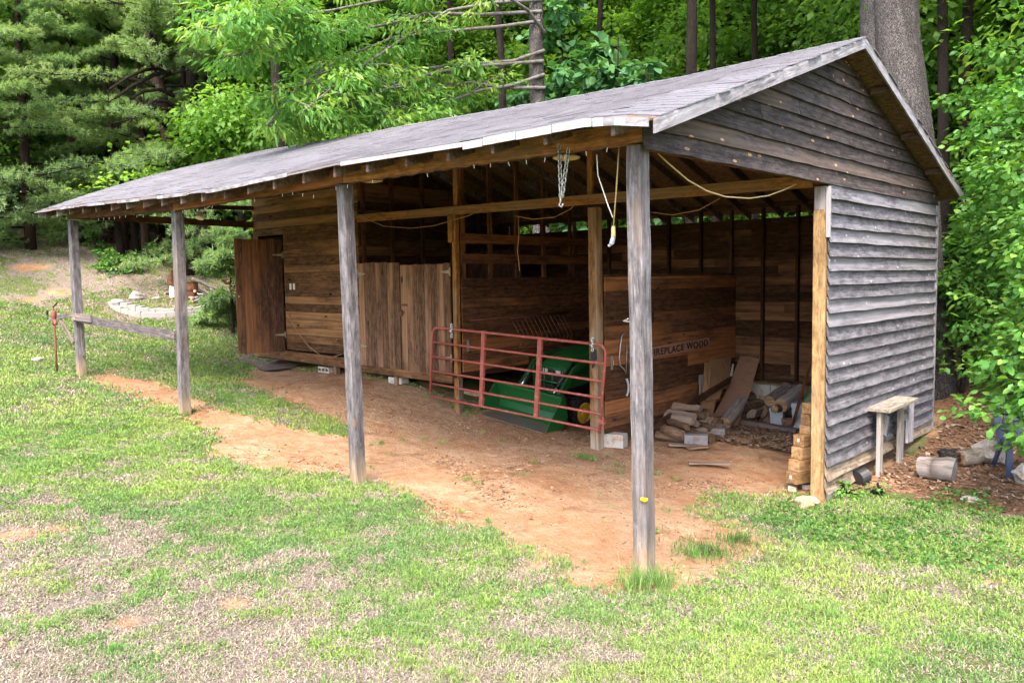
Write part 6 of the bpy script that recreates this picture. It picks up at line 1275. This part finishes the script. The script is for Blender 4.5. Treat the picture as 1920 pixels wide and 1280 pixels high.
# clover carpet near the corner post
CLV = gp((1395, 965), (1440, 935), (1500, 950), (1600, 958), (1700, 985), (1830, 1000), (1919, 1040), (1919, 1085), (1780, 1060), (1650, 1045), (1520, 1010), (1430, 985)); CL2 = gp((1660, 935), (1760, 900), (1870, 940), (1919, 950), (1919, 985), (1800, 975), (1700, 985))
x = RNG.uniform(-2, 7, 130000); y = RNG.uniform(0, 7, 130000); w1 = (fbm(x*2.2, y*2.2, 71, 3)-.5)*.7; s_ = np.maximum(sdist(x, y, CLV), sdist(x, y, CL2)-.1)+w1; kq = (s_ > 0) & (RNG.uniform(0, 1, len(x)) < .36); x, y = x[kq], y[kq]; n = len(x)
P_ = np.stack([x, y, hz(x, y)+RNG.uniform(.01, .045, n)], 1); a = RNG.uniform(0, 6.283, n); D_ = np.stack([np.cos(a), np.sin(a), np.full(n, .35)], 1)
me = leaf_cloud('clover', P_, D_, .034, [(0, .05), (.45, .42), (.85, .36), (1, 0)], np.clip(RNG.normal(.5, .25, n), 0, 1), M['leaf_shrub'], .0, .15); o_ = link_mesh('clover', me); tag(o_, 'carpet of small round bright green leaves in front of the corner post', 'ground cover', kind='stuff')
# dead leaves: in the firewood bay and around the end wall, bank behind
def litter(name, n, x0, x1, y0, y1, size, label, dn=1.1):
    x = RNG.uniform(x0, x1, n); y = RNG.uniform(y0, y1, n); c, l, g = zones(x, y); k_ = RNG.uniform(0, 1, n) < np.clip((l-.35)*dn, 0, 1); x, y = x[k_], y[k_]; ok, dist = inview(x, y); x, y, dist = x[ok], y[ok], dist[ok]; n = len(x)
    P_ = np.stack([x, y, hz(x, y)+RNG.uniform(.0, .025, n)], 1); a = RNG.uniform(0, 6.283, n); d = np.stack([np.cos(a), np.sin(a), RNG.normal(0, .28, n)], 1); s = np.stack([-np.sin(a), np.cos(a), RNG.normal(0, .28, n)], 1); z_ = (RNG.uniform(.5, 1.2, n)*size*(1+np.clip((dist-9)/16, 0, 1.2)))[:, None]
    up = np.zeros((n, 3)); up[:, 2] = 1; V = np.stack([P_-d*z_*.5+up*z_*.1, P_+s*z_*.3, P_+d*z_*.55+up*z_*.22, P_-s*z_*.3+up*z_*.04], 1).reshape(-1, 3)
    pal = np.array([[.17, .10, .06], [.26, .17, .11], [.12, .07, .045], [.33, .25, .19], [.21, .12, .07]])[RNG.integers(0, 5, n)]*RNG.uniform(.7, 1.25, (n, 1))
    me = np_mesh(name, V, (np.arange(n)[:, None]*4+np.array([0, 1, 2, 3])).ravel(), np.full(n, 4), {'tint': np.repeat(np.hstack([pal, np.ones((n, 1))]), 4, 0)}); me.materials.append(M['litter']); return tag(link_mesh(name, me), label, 'dead leaves', kind='stuff')
litter('fallen_leaves', 26000, -3.2, 0, 5, 8, .075, 'brown dead leaves drifted on the firewood bay floor')
litter('fallen_leaves', 80000, .1, 8, 3.5, 12, .065, 'dry brown leaves and twigs along the end wall and bank', .3)
litter('fallen_leaves', 120000, -36, -13.4, 2, 24, .12, 'dead leaf carpet under the trees on the left bank')
# crumbs, twigs and small stones on the clay, with the drip-line drift of chips between the posts
DRIFT = []
for pl_, cnt, wd_ in ((((835, 850), (850, 868), (880, 895), (915, 918), (960, 942)), 700, .09), (((910, 930), (950, 900), (985, 860)), 220, .1), (((1250, 905), (1330, 905), (1400, 890)), 260, .12), (((700, 910), (790, 935), (850, 965)), 500, .12), (((560, 860), (620, 870), (660, 890)), 260, .1), (((1340, 960), (1400, 945), (1470, 930)), 300, .12), (((640, 760), (760, 780), (860, 800)), 200, .3)):
    q = np.array([onG(*p_)[:2] for p_ in pl_]); t = RNG.uniform(0, len(q)-1.001, cnt); i_ = t.astype(int); c_ = q[i_]+(q[i_+1]-q[i_])*(t-i_)[:, None]+RNG.normal(0, wd_, (cnt, 2)); DRIFT.append((c_[:, 0], c_[:, 1]))
x, y = sample(9000, -10, 1.5, -1.5, 5.5, lambda a, b: zones(a, b)[0]*np.clip(fbm(a*1.2, b*1.2, 91, 3)*2.2-.75, 0, 1)); x, y = [np.concatenate(q) for q in zip((x, y), *DRIFT)]; n = len(x)
a = RNG.uniform(0, 6.283, n); ln = RNG.uniform(.012, .075, n)*np.where(RNG.uniform(0, 1, n) < .12, 2.5, 1); w_ = RNG.uniform(.006, .016, n); d = np.stack([np.cos(a), np.sin(a), np.zeros(n)], 1); s = np.stack([-np.sin(a), np.cos(a), np.zeros(n)], 1); P_ = np.stack([x, y, hz(x, y)-.03], 1); up = np.array([0, 0, 1.0])
V = np.stack([P_-d*ln[:, None]/2, P_+s*w_[:, None]/2, P_+d*ln[:, None]/2, P_-s*w_[:, None]/2, P_+up*(w_*1.1)[:, None]+d*ln[:, None]*.1], 1).reshape(-1, 3); bi = (np.arange(n)*5)[:, None]
F_ = np.concatenate([(bi+np.array(f)).reshape(-1, 1, 3) for f in ([0, 1, 4], [1, 2, 4], [2, 3, 4], [3, 0, 4])], 1).reshape(-1)
pal = np.array([[.11, .065, .04], [.42, .26, .15], [.20, .13, .09], [.30, .15, .075]])[RNG.integers(0, 4, n)]*RNG.uniform(.7, 1.25, (n, 1))
me = np_mesh('debris', V, F_, np.full(4*n, 3), {'tint': np.repeat(np.hstack([pal, np.ones((n, 1))]), 5, 0)}); me.materials.append(M['litter']); tag(link_mesh('debris', me), 'crumbs, chips and twigs scattered on the trodden clay', 'debris', kind='stuff')
